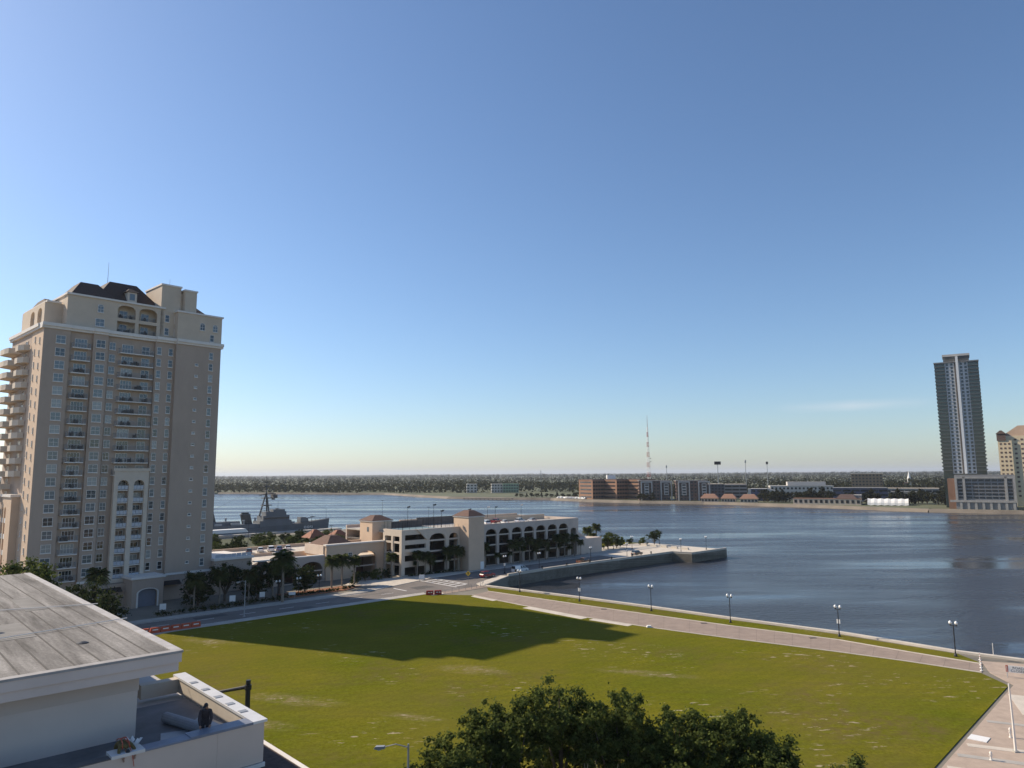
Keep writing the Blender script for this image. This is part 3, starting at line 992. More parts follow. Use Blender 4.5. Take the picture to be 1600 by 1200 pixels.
dk.box(-5.3, 49.5, 1.91, 40, 5.6, 6.1)
dk.box(9.5, 49.5, .71, 1.9, 5.6, 6.1)
dk.build('roof_deck', 'palecon', lw)
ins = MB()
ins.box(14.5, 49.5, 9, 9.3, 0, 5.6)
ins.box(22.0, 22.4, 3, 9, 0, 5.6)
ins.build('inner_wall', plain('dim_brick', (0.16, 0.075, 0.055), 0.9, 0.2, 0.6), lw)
for x0, x1 in ((16.6, 22.0), (23.0, 29.8), (40.3, 47.4)):
    MB().box(x0, x1, .25, .45, 2.9, 3.25).build('lintel_rail', 'garage', lw)
pp = MB()
pp.box(-6.3, 9.5, .9, 2.0, 6.402, 6.9)
pp.box(9.5, 30.2, -.2, .9, 7.002, 7.35)
pp.box(30.2, 50, -.9, .7, 9.703, 10.1)
pp.build('coping', 'trim', lw)
rp = MB()
rp.box(-5.3, 49, 39.4, 40, 6.1, 7.1)
rp.box(10, 24, 20.5, 21, 6.1, 7.0)
rp.box(24, 36, 13.0, 13.5, 6.1, 7.4)
rp.build('deck_parapet', 'peach', lw)
window_k = window_mesh(1.3, 1.3, 2, 2)
put_window(window_k, lw, 38.2, -.6, 6.1, weights=(1, 0, 0))

# ------------------------------------------------------------------ riverfront garage
gr = thing('parking_garage', 'long riverfront parking garage with arched bays and brown-roofed stair towers', 'garage', W(74, 30.2, 0), GRID)
ZT = 13.5
LV = [3.3, 6.5, 9.7]
fa = MB()
# end face on the left with two tall slots
fa.arch_panel(0, 10, 0, ZT, 0, .7, [(1.2, 4.6, 0.2, 11.6, 0), (5.6, 9.0, 0.2, 11.6, 0)], axis='y')
# front: a bay of strip openings, then two arches up to the stair tower
fa.box(.7, 1.2, 0, .7, 0, ZT)
for z0, z1 in ((0, .3), (2.6, 4.3), (6.0, 7.6), (9.1, 10.4), (12.0, ZT)):
    fa.box(1.2, 8.8, 0, .5, z0, z1)
fa.arch_panel(8.8, 22.0, 0, ZT, 0, .7, [(10.3, 16.4, .2, 10.4, 1.5), (17.8, 21.4, .2, 10.4, 1.3)])
fa.build('left_facade', 'cream', gr)
fb = MB()
ops = [(29.6, 32.6, .2, 11.4, 0)] + [(33.9 + k * 5.85, 38.6 + k * 5.85, .2, 10.4, 1.4) for k in range(7)]
fb.arch_panel(28.5, 79.5, 0, ZT, 1.0, 1.7, ops + [(75.2, 78.4, .2, 9.0, 1.0)])
fb.box(78.8, 79.5, 1.7, 34, 0, ZT)
fb.side([(79.5, 0), (91, 0), (91, 5.5), (79.5, 11.5)], 8, 30)
fb.build('right_facade', 'garage', gr)
MB().box(80, 93, 1.2, 7.5, 0, 5.6).build('plant_room', 'garage', gr)
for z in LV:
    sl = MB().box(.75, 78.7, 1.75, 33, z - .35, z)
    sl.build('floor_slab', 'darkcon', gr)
    ed = MB()
    for x0, x1, y in ((10.3, 16.4, .15), (17.8, 21.4, .15)):
        ed.box(x0, x1, y, y + .4, z - .1, z + .35)
    for a, b, _, _, _ in ops:
        ed.box(a, b, 1.15, 1.5, z - .1, z + .28)
    for y0, y1 in ((1.2, 4.6), (5.6, 9.0)):
        ed.box(.15, .5, y0, y1, z - .2, z + .4)
    ed.build('slab_edge', 'cream', gr)
MB().box(.75, 78.7, 1.75, 33.4, ZT - 1.3, ZT - .9).build('roof_deck', 'concrete', gr)
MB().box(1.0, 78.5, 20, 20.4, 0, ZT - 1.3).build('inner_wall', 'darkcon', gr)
MB().box(1.0, 21.8, 33.4, 34, 0, ZT).build('rear_wall', 'garage', gr)
MB().box(22.0, 78.7, 33.4, 34, 0, ZT + .6).build('rear_wall', 'peach', gr)
for x in range(6, 78, 6):
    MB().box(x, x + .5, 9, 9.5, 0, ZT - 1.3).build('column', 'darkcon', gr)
MB().box(2.0, 21, 2.5, 18.5, ZT - .898, ZT - .87).build('court_surface', 'court', gr)
# curved balcony and angled fin beside the strip openings
MB().prism([(1.2, -.01), (8.8, -.01), (7.5, -.9), (5, -1.3), (2.5, -.9)], 7.0, 7.9).build('balcony', 'cream', gr)
MB().side([(5.2, 13.5), (8.9, 13.5), (8.9, 10.2), (7.4, 11.6)], -.5, -.01).build('fin', 'cream', gr)


def stair_tower(x0, x1, y0, y1, zt, hip, parent):
    t = MB()
    t.box(x0, x1, y0, y1, 0, zt)
    o = t.build('stair_tower', 'peach', parent)
    MB().box(x0 - .25, x1 + .25, y0 - .25, y1 + .25, zt + .002, zt + .35).build('eave', 'trim', o)
    MB().hip(x0 - .4, x1 + .4, y0 - .4, y1 + .4, zt + .352, zt + .35 + hip * .8, .3).build('roof', 'capbrown', o)
    return o


st = stair_tower(22.0, 28.4, -4.5, 3.0, 16.4, 2.2, gr)
MB().box(26.8, 28.2, -4.56, -4.502, 0.1, 2.5).build('door', 'white', st)
st = stair_tower(-1.5, 5.5, 13.8, 21, 15.4, 1.9, gr)
MB().box(-1.56, -1.502, 15.8, 16.8, 12.4, 13.8).build('window', 'glassblind', st)
st = stair_tower(3.2, 9.5, 22, 28, 15.0, 1.8, gr)
# court fence
for side in range(4):
    for k in range(9):
        x, y = ((2 + k * 2.4, 2.4), (2 + k * 2.4, 18.6), (1.9, 2.4 + k * 2.0), (21.2, 2.4 + k * 2.0))[side]
        MB().tube((x, y, ZT - .9), (x, y, ZT + 2.2), .05, k=5).build('fence_post', 'black', gr)
fr_ = MB()
for z in (ZT + 2.15, ZT + .6):
    fr_.tube((2, 2.4, z), (21.2, 2.4, z), .03, k=4).tube((2, 18.6, z), (21.2, 18.6, z), .03, k=4).tube((1.9, 2.4, z), (1.9, 18.4, z), .03, k=4)
fr_.build('fence_rail', 'black', gr)
bw = MB()
bw.box(22.6, 44, 24, 24.4, ZT - .9, ZT + 1.7)
bw.box(10, 22, 20.2, 20.6, ZT - .9, ZT + 1.2)
bw.build('ramp_wall', 'darkcon', gr)
rr_ = MB()
rr_.box(44.3, 78.0, 17.2, 17.6, ZT - .9, ZT + .9)
rr_.box(44.3, 44.7, 17.6, 24, ZT - .9, ZT + 1.2)
rr_.build('ramp_parapet', 'peach', gr)

# floodlights on the garage roof
SPOTS = [(-34.7, 238, 19.3), (-25.5, 232, 20.2), (-22.4, 226, 18.6), (-15.0, 246, 18.0), (-9.2, 262, 18.0), (-6.3, 258, 18.2), (3.0, 262, 18.7)]
FL = ['behind the corner of the tennis court', 'tall one over the tennis court', 'short one at the front of the tennis court', 'just past the brown-roofed stair tower',
      'left of the close pair', 'right of the close pair', 'farthest right above the arched bays']
fl_pole = fl_head = None
for i, (x, y, zt) in enumerate(SPOTS):
    t = thing('floodlight_pole', 'slim floodlight pole on the garage roof, ' + FL[i], 'lamp', (x, y, ZT - .9), rng.uniform(-.6, .6), 'floodlights on the garage roof')
    h = zt - (ZT - .9)
    MB().tube((0, 0, 0), (0, 0, h), .09, .06, 6).build('pole', 'black', t)
    hd = MB()
    hd.box(-.12, .55, -.35, .35, h - .25, h + .15)
    hd.box(.5, .8, -.28, .28, h - .1, h + .3)
    hd.build('lamp_head', 'black' if i not in (4, 6) else 'trim', t)
for i, (x, y, h) in enumerate(((-75, 205, 11), (-63, 226, 11), (-53.5, 213, 9), (-47.5, 262, 12), (-29.2, 250, 10))):
    t = thing('light_mast', 'thin bare light mast over the roof parking, %s from the tower' % ORD[i], 'mast', (x, y, 6.1 if i < 3 else ZT - .9), 0, 'thin masts over the roof parking')
    MB().tube((0, 0, 0), (0, 0, h if i < 3 else h - 4), .08, .04, 5).build('pole', 'black', t)
    MB().box(-.5, .5, -.12, .12, (h if i < 3 else h - 4), (h if i < 3 else h - 4) + .12).build('lamp_head', 'black', t)

# ------------------------------------------------------------------ the neighbouring roof and terrace
nb = thing('office_annex', 'low pale annex with sooty flat roof and open terrace, close below the viewer', 'building', (-12, 35.8, 0), GRID)
BX0, BY1 = -44, 44
MB().box(-40, -.06, .06, 40, 0, 17.3).build('lower_wall', plain('annex_wall', (0.42, 0.40, 0.38), 0.85, 0.06, 0.3), nb)
MB().box(-40, 0, 0, 9, 17.302, 17.55).build('terrace_floor', plain('terrace_membrane', (0.16, 0.16, 0.165), 0.8, 0.25, 0.6), nb)
panel_m = plain('wall_panel', (0.60, 0.49, 0.41), 0.8, 0.06, 0.25)
for i, (a, b) in enumerate(((-2.2, -.002), (-7.6, -2.206), (-13.5, -7.604), (-20, -13.504), (-27, -20.004))):
    MB().box(a, b, -.04, .0, 16.5, 18.3).build('parapet_panel', panel_m, nb)
pw = MB()
pw.box(-27, 0, 0.003, .5, 17.55, 18.3)
pw.box(-.5, 0, .503, 11, 17.55, 18.3)
pw.box(-2.5, -.5, 10.4, 11, 17.55, 18.3)
pw.build('parapet', plain('parapet_board', (0.50, 0.44, 0.36), 0.8, 0.1, 0.5), nb)
cap_m = plain('coping_metal', (0.66, 0.65, 0.63), 0.45, 0.08, 1.2, metal=0.2)
capd = plain('coping_blue', (0.20, 0.22, 0.27), 0.5, 0.15, 1.5)
MB().box(-.56, .12, -.1, 11.2, 18.302, 18.42).build('coping', cap_m, nb)
MB().box(-3.4, -.562, -.1, .75, 18.302, 18.41).build('coping', capd, nb)
MB().box(-5.3, -3.404, -.1, .62, 18.302, 18.38).build('coping', capd, nb)
MB().box(-6.6, -5.304, -.12, .72, 18.302, 18.43).build('coping', cap_m, nb)
MB().box(-9.4, -6.604, -.05, .45, 18.302, 18.34).build('coping_bed', 'darkcon', nb)
MB().box(-12.5, -9.404, -.12, .72, 18.302, 18.43).build('coping', cap_m, nb)
MB().box(-27, -12.504, -.12, .72, 18.302, 18.42).build('coping', capd, nb)
MB().box(-27, .06, -.14, -.042, 16.3, 16.48).build('base_strip', cap_m, nb)
for y in (1.6, 3.2, 4.8, 6.6, 8.4):
    MB().box(-.5, -.1, y, y + .35, 18.422, 18.45).build('clamp', 'greymetal', nb)
# upper block under the big roof
MB().box(-40, -4.4, 4.5, 42, 17.55, 20.55).build('upper_wall', plain('upper_stucco', (0.68, 0.56, 0.48), 0.85, 0.05, 0.3, 0.1, 8), nb)
MB().box(-40, -4.36, 4.46, 4.498, 19.7, 20.5).build('frieze', panel_m, nb)
eave = MB()
eave.box(-41, -2.95, 3.3, 43, 20.552, 20.98)
eave.box(-41, -2.85, 3.2, 43, 20.982, 21.42)
eave.build('eave', plain('eave_board', (0.66, 0.55, 0.48), 0.8, 0.06, 0.4), nb)
MB().box(-41, -3.25, 3.6, 42.6, 21.422, 21.5).build('roof_membrane', 'membrane', nb)
MB().box(-41, -2.8, 3.15, 3.6, 21.422, 21.53).build('roof_edge', plain('edge_metal', (0.33, 0.31, 0.29), 0.6, 0.2, 1.5), nb)
MB().box(-3.25, -2.8, 3.602, 42.6, 21.422, 21.53).build('roof_edge', plain('edge_metal_side', (0.42, 0.40, 0.38), 0.6, 0.2, 1.5), nb)
for k in range(34):      # laps between membrane sheets, and a few patches
    MB().box(-4.2 - k * 1.05, -4.12 - k * 1.05, 3.65, 42.5, 21.502, 21.512).build('membrane_lap', 'seam', nb)
for a, b, c_, d_ in ((-9, -7.4, 12, 17), (-15.5, -12, 20, 21.6), (-6.5, -5.3, 21, 27), (-20, -16.5, 9, 10.4), (-13, -11.6, 28, 36)):
    MB().box(a, b, c_, d_, 21.502, 21.516).build('membrane_patch', plain('patch_%d' % int(-a * 10), (0.20, 0.19, 0.175), .9, .25, .7), nb)
for a, b in (((-2.6, 13.5, 21.6), (-26, 9.5, 21.56)), ((-2.6, 20.2, 21.6), (-22, 27.5, 21.56))):
    t = tag(MB().tube(a, b, .028, k=5).build('safety_rope', 'trim'), 'pale rope stretched across the sooty roof, %s' % ('nearer one' if a[1] < 15 else 'farther one'), 'rope')
    t.location, t.rotation_euler = (-12, 35.8, 0), (0, 0, GRID)
for x, y in ((-9, 15), (-17, 24), (-24, 14), (-12, 33)):
    MB().lathe([(.12, 0), (.12, .45), (.2, .45), (.2, .55)], (x, y, 21.5), 8).build('vent_pipe', 'greymetal', nb)
for x, y in ((-6, 8.5), (-20, 20)):
    MB().lathe([(.28, 0), (.28, .03), (.1, .08)], (x, y, 21.5), 10).build('roof_drain', 'black', nb)
# canopy below the terrace
cp = MB().box(-12, 1.7, -2.2, 6, 15.55, 15.9)
cp.build('canopy', 'roofbrown', nb)
ce = MB()
ce.box(-12, 1.95, -2.45, -2.202, 15.2, 15.92)
ce.box(1.702, 1.95, -2.2, 6.2, 15.2, 15.92)
ce.box(-12, 1.65, -2.2, -1.9, 14.8, 15.2)
ce.build('canopy_cornice', 'trim', nb)


def near(name, label, cat, mb_parts, loc, rz=0.0):
    """Loose things lying on the terrace, in its frame."""
    c, s_ = math.cos(GRID), math.sin(GRID)
    t = thing(name, label, cat, (-12 + loc[0] * c - loc[1] * s_, 35.8 + loc[0] * s_ + loc[1] * c, loc[2]), GRID + rz)
    for nm, mb_, mt in mb_parts:
        mb_.build(nm, mt, t)
    return t


roll_m = plain('grey_membrane_roll', (0.26, 0.265, 0.28), 0.6, 0.12, 2)
near('membrane_roll', 'thick grey roll of roofing membrane lying on the terrace floor', 'roll', [('roll', MB().tube((0, -1.6, .26), (0, 1.6, .26), .26, k=14), roll_m), ('core', MB().tube((0, -1.63, .26), (0, 1.63, .26), .08, k=8), 'darkcon')], (-2.3, 4.0, 17.55), .25)
near('metal_sheet', 'bent pale metal sheet leaning beside the membrane roll on the terrace', 'sheet', [('sheet', MB().add([(-.5, -1.3, .03), (.1, -1.3, .3), (.1, 1.3, .34), (-.5, 1.3, .03), (.6, -1.2, .1), (.6, 1.2, .12)], [(0, 1, 2, 3), (1, 4, 5, 2)]), 'greymetal')], (-1.35, 3.0, 17.55), .15)
near('metal_sheet', 'flat grey metal sheet lying nearest the wall of the terrace', 'sheet', [('sheet', MB().box(-.6, .6, -1.2, 1.2, .01, .05), 'greymetal')], (-3.2, 2.6, 17.55), -.3)
fr2 = MB()
for a, b in (((-.4, -1, .05), (-.4, 1, .05)), ((.4, -1, .05), (.4, 1, .05)), ((-.4, -1, .05), (.4, -1, .05)), ((-.4, 1, .05), (.4, 1, .05)), ((-.4, 0, .05), (.4, 0, .05))):
    fr2.tube(a, b, .035, k=5)
near('ladder_frame', 'black ladder frame lying against the terrace wall corner', 'ladder', [('frame', fr2, 'black')], (-3.5, 1.6, 17.56), .35)
ragv = MB()
for i in range(14):
    a = rng.uniform(0, 6.28)
    r_ = rng.uniform(.05, .35)
    x, y = math.cos(a) * r_, math.sin(a) * r_
    ragv.add([(x, y, .02), (x + .2, y + .05, rng.uniform(.1, .3)), (x + .15, y + .22, rng.uniform(.05, .4)), (x - .05, y + .2, .03)], [(0, 1, 2, 3)])
near('plastic_scrap', 'crumpled white plastic scrap on the coping behind the harnessed worker', 'scrap', [('sheet', ragv, 'white')], (-5.7, .55, 18.44))


# ------------------------------------------------------------------ people
def skin_body(name, parent, joints, bones, mat, sub=2):
    me = bpy.data.meshes.new(name)
    keys = list(joints)
    me.from_pydata([joints[k][:3] for k in keys], [(keys.index(a), keys.index(b)) for a, b in bones], [])
    me.materials.append(mat if not isinstance(mat, str) else M[mat])
    o = link(name, me, parent)
    sk = o.modifiers.new('skin', 'SKIN')
    sk.use_smooth_shade = True
    for i, k in enumerate(keys):
        r_ = joints[k][3]
        me.skin_vertices[0].data[i].radius = r_ if isinstance(r_, tuple) else (r_, r_)
    me.skin_vertices[0].data[0].use_root = True
    sb = o.modifiers.new('sub', 'SUBSURF')
    sb.levels = sb.render_levels = sub
    return o


def hand(parent, wrist, direction, mat, name='hand', out=(0, 0, 1)):
    d = Vector(direction).normalized()
    o_ = Vector(out)
    side = d.cross(o_).normalized()
    w = Vector(wrist)
    j = {'w': (*w, .03), 'p': (*(w + d * .08), (.045, .02))}
    b = [('w', 'p')]
    for i, (off, L) in enumerate(((-.033, .065), (-.011, .078), (.011, .074), (.032, .058))):
        k0 = w + d * .09 + side * off
        k1 = k0 + d * L * .55 - o_ * .008
        k2 = k1 + d * L * .45 - o_ * .03
        j['a%d' % i], j['b%d' % i], j['c%d' % i] = (*k0, .010), (*k1, .009), (*k2, .008)
        b += [('p', 'a%d' % i), ('a%d' % i, 'b%d' % i), ('b%d' % i, 'c%d' % i)]
    t0 = w + d * .035 - side * .04
    t1 = t0 + d * .04 - side * .03 - o_ * .01
    j['t0'], j['t1'] = (*t0, .011), (*t1, .009)
    b += [('w', 't0'), ('t0', 't1')]
    return skin_body(name, parent, j, b, mat, 1)


skin_m = plain('skin', (0.30, 0.17, 0.11), 0.6, 0.05)
shirt_m = plain('dark_shirt', (0.05, 0.042, 0.046), 0.9, 0.25, 9)
trouser_m = plain('dark_trousers', (0.035, 0.037, 0.045), 0.9, 0.2, 7)
olive_m = plain('olive_jacket', (0.13, 0.095, 0.035), 0.9, 0.25, 6)


def head(parent, c, yaw, pitch, hair, hat=None):
    """Head with brow, nose, mouth, ears; -y is the face before turning."""
    h = MB()
    k, rows = 14, 10
    vs = []
    for j in range(rows + 1):
        t = math.pi * j / rows
        for i in range(k):
            a = 2 * math.pi * i / k
            x, y, z = .077 * math.sin(t) * math.cos(a), .098 * math.sin(t) * math.sin(a), .118 * math.cos(t)
            if z < 0:
                x *= 1 + z * 1.6
                y = y * (1 + z * .9) - .012 * (-z / .118)
            if abs(x) < .018 and y < -.07 and -.03 < z < .025:
                y -= .024 * (1 - abs(x) / .018)
            if abs(abs(x) - .032) < .02 and y < -.06 and 0 < z < .03:
                y += .012
            vs.append((x, y, z))
    fs = [(j * k + i, (j + 1) * k + i, (j + 1) * k + (i + 1) % k, j * k + (i + 1) % k) for j in range(rows) for i in range(k)]
    h.add(vs, fs)
    for s in (-1, 1):
        h.lathe([(.008, -.03), (.02, -.01), (.02, .015), (.008, .03)], (s * .08, .012, .0), 6)
    h.tube((0, .02, -.07), (0, .035, -.2), .05, .056, 10)
    o = h.build('head', skin_m, parent, True)
    o.location, o.rotation_euler = c, (pitch, 0, yaw)
    e = MB()
    for s in (-1, 1):
        e.lathe([(.004, -.007), (.011, 0), (.004, .007)], (s * .031, -.083, .013), 6)
    e.box(-.022, .022, -.092, -.084, -.054, -.048)
    e.build('face_features', 'black', o)
    hm = MB()
    for j in range(6):
        t0, t1 = math.pi * .52 * j / 6, math.pi * .52 * (j + 1) / 6
        for i in range(k):
            a0, a1 = 2 * math.pi * i / k, 2 * math.pi * (i + 1) / k
            q = []
            for t, a in ((t0, a0), (t1, a0), (t1, a1), (t0, a1)):
                lim = 1.0 if math.sin(a) > -.5 else .86
                q.append((.086 * math.sin(t * lim) * math.cos(a), .108 * math.sin(t * lim) * math.sin(a) + .004, .128 * math.cos(t * lim)))
            hm.add(q, [(0, 1, 2, 3)])
    if hat:
        hm.prism([(-.075, -.075), (.075, -.075), (.06, -.17), (0, -.19), (-.06, -.17)], .035, .052)
    hm.build('cap' if hat else 'hair', hair, o, True)
    return o


def in_terrace(x, y, z):
    c, s_ = math.cos(GRID), math.sin(GRID)
    return (-12 + x * c - y * s_, 35.8 + x * s_ + y * c, z)


# worker leaning on the parapet, seen three-quarter
w1 = thing('person', 'person in dark clothes and black cap leaning over the terrace parapet', 'person', in_terrace(-2.35, 1.15, 17.55), GRID - .35)
J = {'pelvis': (0, 0, .98, (.17, .13)), 'waist': (0, -.06, 1.12, (.16, .12)), 'chest': (0, -.24, 1.36, (.19, .14)), 'neckbase': (0, -.37, 1.52, (.10, .08)), 'neck': (0, -.42, 1.58, .06),
     'shl': (-.19, -.31, 1.46, .085), 'ell': (-.24, -.42, 1.16, .065), 'wrl': (-.20, -.55, .95, .042),
     'shr': (.19, -.31, 1.46, .085), 'elr': (.24, -.40, 1.17, .065), 'wrr': (.18, -.56, .95, .042),
     'hipl': (-.1, .02, .9, .115), 'knl': (-.12, -.04, .5, .075), 'anl': (-.12, .06, .09, .05), 'tol': (-.13, -.12, .04, .042),
     'hipr': (.1, .02, .9, .115), 'knr': (.13, -.02, .5, .075), 'anr': (.13, .1, .09, .05), 'tor': (.15, -.08, .04, .042)}
BN = [('pelvis', 'waist'), ('waist', 'chest'), ('chest', 'neckbase'), ('neckbase', 'neck'), ('chest', 'shl'), ('shl', 'ell'), ('ell', 'wrl'), ('chest', 'shr'), ('shr', 'elr'), ('elr', 'wrr'),
      ('pelvis', 'hipl'), ('hipl', 'knl'), ('knl', 'anl'), ('anl', 'tol'), ('pelvis', 'hipr'), ('hipr', 'knr'), ('knr', 'anr'), ('anr', 'tor')]
skin_body('body', w1, J, BN, shirt_m)
head(w1, (0, -.46, 1.72), -.5, .45, 'black', True)
hand(w1, (-.20, -.55, .95), (.1, -1, -.35), skin_m)
hand(w1, (.18, -.56, .95), (-.1, -1, -.35), skin_m)
w1.scale = (1.1, 1.1, 1.08)
# worker folded over the front coping, head down outside
w2 = thing('person', 'person in olive jacket with orange harness bent head-down over the front parapet', 'person', in_terrace(-6.05, 1.0, 17.55), GRID + .1)
J2 = dict(J)
J2.update({'pelvis': (0, 0, 1.0, (.18, .14)), 'waist': (0, -.2, 1.12, (.18, .14)), 'chest': (0, -.55, 1.14, (.22, .17)), 'neckbase': (0, -.78, 1.04, (.11, .09)), 'neck': (0, -.85, .98, .06),
           'shl': (-.21, -.66, 1.08, .09), 'ell': (-.32, -.86, .88, .06), 'wrl': (-.22, -1.08, .74, .042), 'shr': (.21, -.66, 1.08, .09), 'elr': (.34, -.84, .88, .06), 'wrr': (.24, -1.06, .74, .042)})
skin_body('body', w2, J2, BN, olive_m)
head(w2, (0, -.98, .88), 0, 1.5, 'black')
hand(w2, (-.22, -1.08, .74), (.1, -.5, -1), skin_m)
hand(w2, (.24, -1.06, .74), (-.1, -.5, -1), skin_m)
hs = MB()
for s in (-1, 1):
    hs.path([(s * .12, -.02, 1.17), (s * .13, -.25, 1.28), (s * .11, -.5, 1.32), (s * .13, -.74, 1.18), (s * .15, -.8, .98)], [.022] * 5, 5)
hs.path([(-.12, -.42, 1.32), (0, -.45, 1.335), (.12, -.42, 1.32)], [.022] * 3, 5)
hs.path([(0, -.5, 1.33), (.1, -.8, 1.16), (.16, -1.1, .7), (.2, -1.2, .3)], [.016] * 4, 5)
hs.build('harness', 'orange', w2)


def link_text(name, curve, parent, loc):
    """Lettering turned into a plain mesh."""
    o = bpy.data.objects.new('lettering_outline', curve)
    COL.objects.link(o)
    dg = bpy.context.evaluated_depsgraph_get()
    me = bpy.data.meshes.new_from_object(o.evaluated_get(dg))
    me.name = name
    bpy.data.objects.remove(o)
    return link(name, me, parent, loc)


# ------------------------------------------------------------------ the old destroyer at its dock
shp = thing('destroyer_ship', 'old grey naval destroyer with lattice mast moored behind the parking roofs', 'ship', (-150.4, 379.3, WATER_Z), GRID)
hs_ = []
for x, bd, bw_, zd in ((-59.5, 4.6, 3.2, 4.2), (-45, 5.8, 5.2, 4.2), (-20, 6.2, 6.0, 4.4), (5, 6.2, 6.1, 4.8), (25, 5.6, 4.8, 5.6), (38, 4.3, 3.2, 6.3), (48, 2.9, 1.7, 7.0), (55, 1.5, .7, 7.6), (59.5, .12, .05, 8.1)):
    hs_.append([(x, -bd, zd), (x - (.6 if x > 50 else 0), -bw_, 1.2), (x - (1.6 if x > 50 else 0), -bw_ * .9, -1), (x - (1.6 if x > 50 else 0), bw_ * .9, -1), (x - (.6 if x > 50 else 0), bw_, 1.2), (x, bd, zd)])
hl = MB()
vv = [p for s in hs_ for p in s]
ff = [(j * 6 + i, (j + 1) * 6 + i, (j + 1) * 6 + i + 1, j * 6 + i + 1) for j in range(len(hs_) - 1) for i in range(5)]
hl.add(vv, ff + [tuple(range(6))])
hl.build('hull', 'navy', shp)
dkm = MB()
dkm.add([p for s in hs_ for p in (s[0], s[5])], [(j * 2, (j + 1) * 2, (j + 1) * 2 + 1, j * 2 + 1) for j in range(len(hs_) - 1)])
for v in range(len(dkm.v)):
    x, y, z = dkm.v[v]
    dkm.v[v] = (x, y * .985, z - .02)
dkm.build('deck', 'navydeck', shp)
sp = MB()
sp.box(16, 34, -4.6, 4.6, 5.2, 8.6)
sp.box(18, 33, -4.0, 4.0, 8.602, 11.2)
sp.box(20, 31.5, -3.2, 3.2, 11.202, 13.3)
sp.box(24.5, 31, -2.4, 2.4, 13.302, 14.4)
sp.build('bridge_house', 'navy', shp)
MB().box(31.502, 31.56, -2.9, 2.9, 11.9, 12.7).build('bridge_windows', 'glass', shp)
a_ = MB()
a_.box(-14, 15.9, -4.2, 4.2, 4.6, 7.2)
a_.box(-32, -14.02, -4.4, 4.4, 4.3, 9.6)
a_.box(-12, 6, -2.6, 2.6, 7.202, 9.0)
a_.box(-30, -18, -3.6, 3.6, 9.602, 11.4)
a_.build('deck_house', 'navy', shp)
MB().box(-34, -13.5, -4.8, 4.8, 9.602, 9.9).build('flight_deck', 'navydeck', shp)
for x in (11, -8):
    fu = MB()
    fu.lathe([(1.9, 0), (1.8, 4.8), (1.9, 4.8), (1.9, 5.4)], (x, 0, 7.2 if x > 0 else 9.0), 14)
    fu.v = [(p[0] + (p[0] - x) * .5 - .25 * (p[2] - 7), p[1], p[2]) for p in fu.v]
    f_ = fu.build('funnel', 'navy', shp, True)
    MB().lathe([(2.0, 0), (1.95, .8)], (x - (1.45 if x > 0 else 1.9), 0, 12.6 if x > 0 else 14.4), 12).build('funnel_cap', 'black', f_)
ms_ = MB()
for y, x in ((-1.6, 22.5), (1.6, 22.5), (0, 17.5)):
    ms_.tube((x, y, 11), (21, 0, 24), .45, .3, 6)
for z, k in ((14, .7), (16.5, .5), (19, .3)):
    ms_.tube((22.3, -1.4 * k - .3, z), (22.3, 1.4 * k + .3, z), .12, k=5).tube((18.5 + (1 - k) * 2, 0, z), (22, 0, z), .12, k=5)
ms_.tube((21, 0, 23), (21, 0, 32.5), .3, .14, 6)
ms_.box(19.0, 23.2, -1.8, 1.8, 20.4, 20.9).box(18.8, 23.6, -2.0, 2.0, 16.6, 17.0).box(19.4, 22.8, -1.0, 1.0, 26.8, 27.3).box(20, 24.5, -.7, .7, 22.8, 23.0)
ms_.tube((21, -4.6, 24.8), (21, 4.6, 24.8), .2, k=5).tube((18.6, 0, 29.2), (24.6, 0, 29.4), .18, k=5).tube((17.2, 0, 22.2), (25.2, 0, 23.4), .2, k=5)
ms_.tube((19, 0, 25.2), (23.4, 0, 25.2), .08, k=5)
mo = ms_.build('mast', 'navydeck', shp)
rd = MB()
for i in range(7):
    rd.tube((25.0, -1.8 + i * .6, 19.6), (25.6, -1.8 + i * .6, 23.2), .12, k=4)
rd.box(24.4, 26.6, -2, 2, 20.6, 22.4).tube((22.5, 0, 20.6), (25, 0, 21.2), .14, k=5)
rd.build('radar', 'navydeck', mo)
MB().lathe([(.2, 0), (1.1, .3), (1.3, .5)], (27.5, 0, 14.4), 12).build('fire_director', 'navy', shp)
for x, z, fwd in ((43, 6.6, 1), (-42, 4.3, -1)):
    tu = MB()
    tu.side([(x - 2.4, z), (x + 2.6, z), (x + 2.2, z + 1.8), (x + .6, z + 2.9), (x - 2.4, z + 2.9)] if fwd > 0 else [(x + 2.4, z), (x - 2.6, z), (x - 2.2, z + 1.8), (x - .6, z + 2.9), (x + 2.4, z + 2.9)], -2.1, 2.1)
    to = tu.build('gun_turret', 'navy', shp)
    for y in (-.7, .7):
        MB().tube((x + 1.2 * fwd, y, z + 1.9), (x + 7.5 * fwd, y, z + 2.8), .16, .11, 8).build('gun_barrel', 'navy', to)
for x in (57.5,):
    MB().tube((x, 0, 7.9), (x, 0, 13.5), .09, .05, 5).build('jack_staff', 'navydeck', shp)
rl = MB()
for i in range(9):
    x = 36 + i * 2.7
    bd = float(np.interp(x, [25, 38, 48, 55, 59.5], [5.6, 4.3, 2.9, 1.5, .12]))
    zd = float(np.interp(x, [25, 38, 48, 55, 59.5], [5.6, 6.3, 7.0, 7.6, 8.1]))
    for s in (-1, 1):
        rl.tube((x, s * bd, zd), (x, s * bd, zd + 1.1), .05, k=4)
rl.build('deck_rail', 'navydeck', shp)
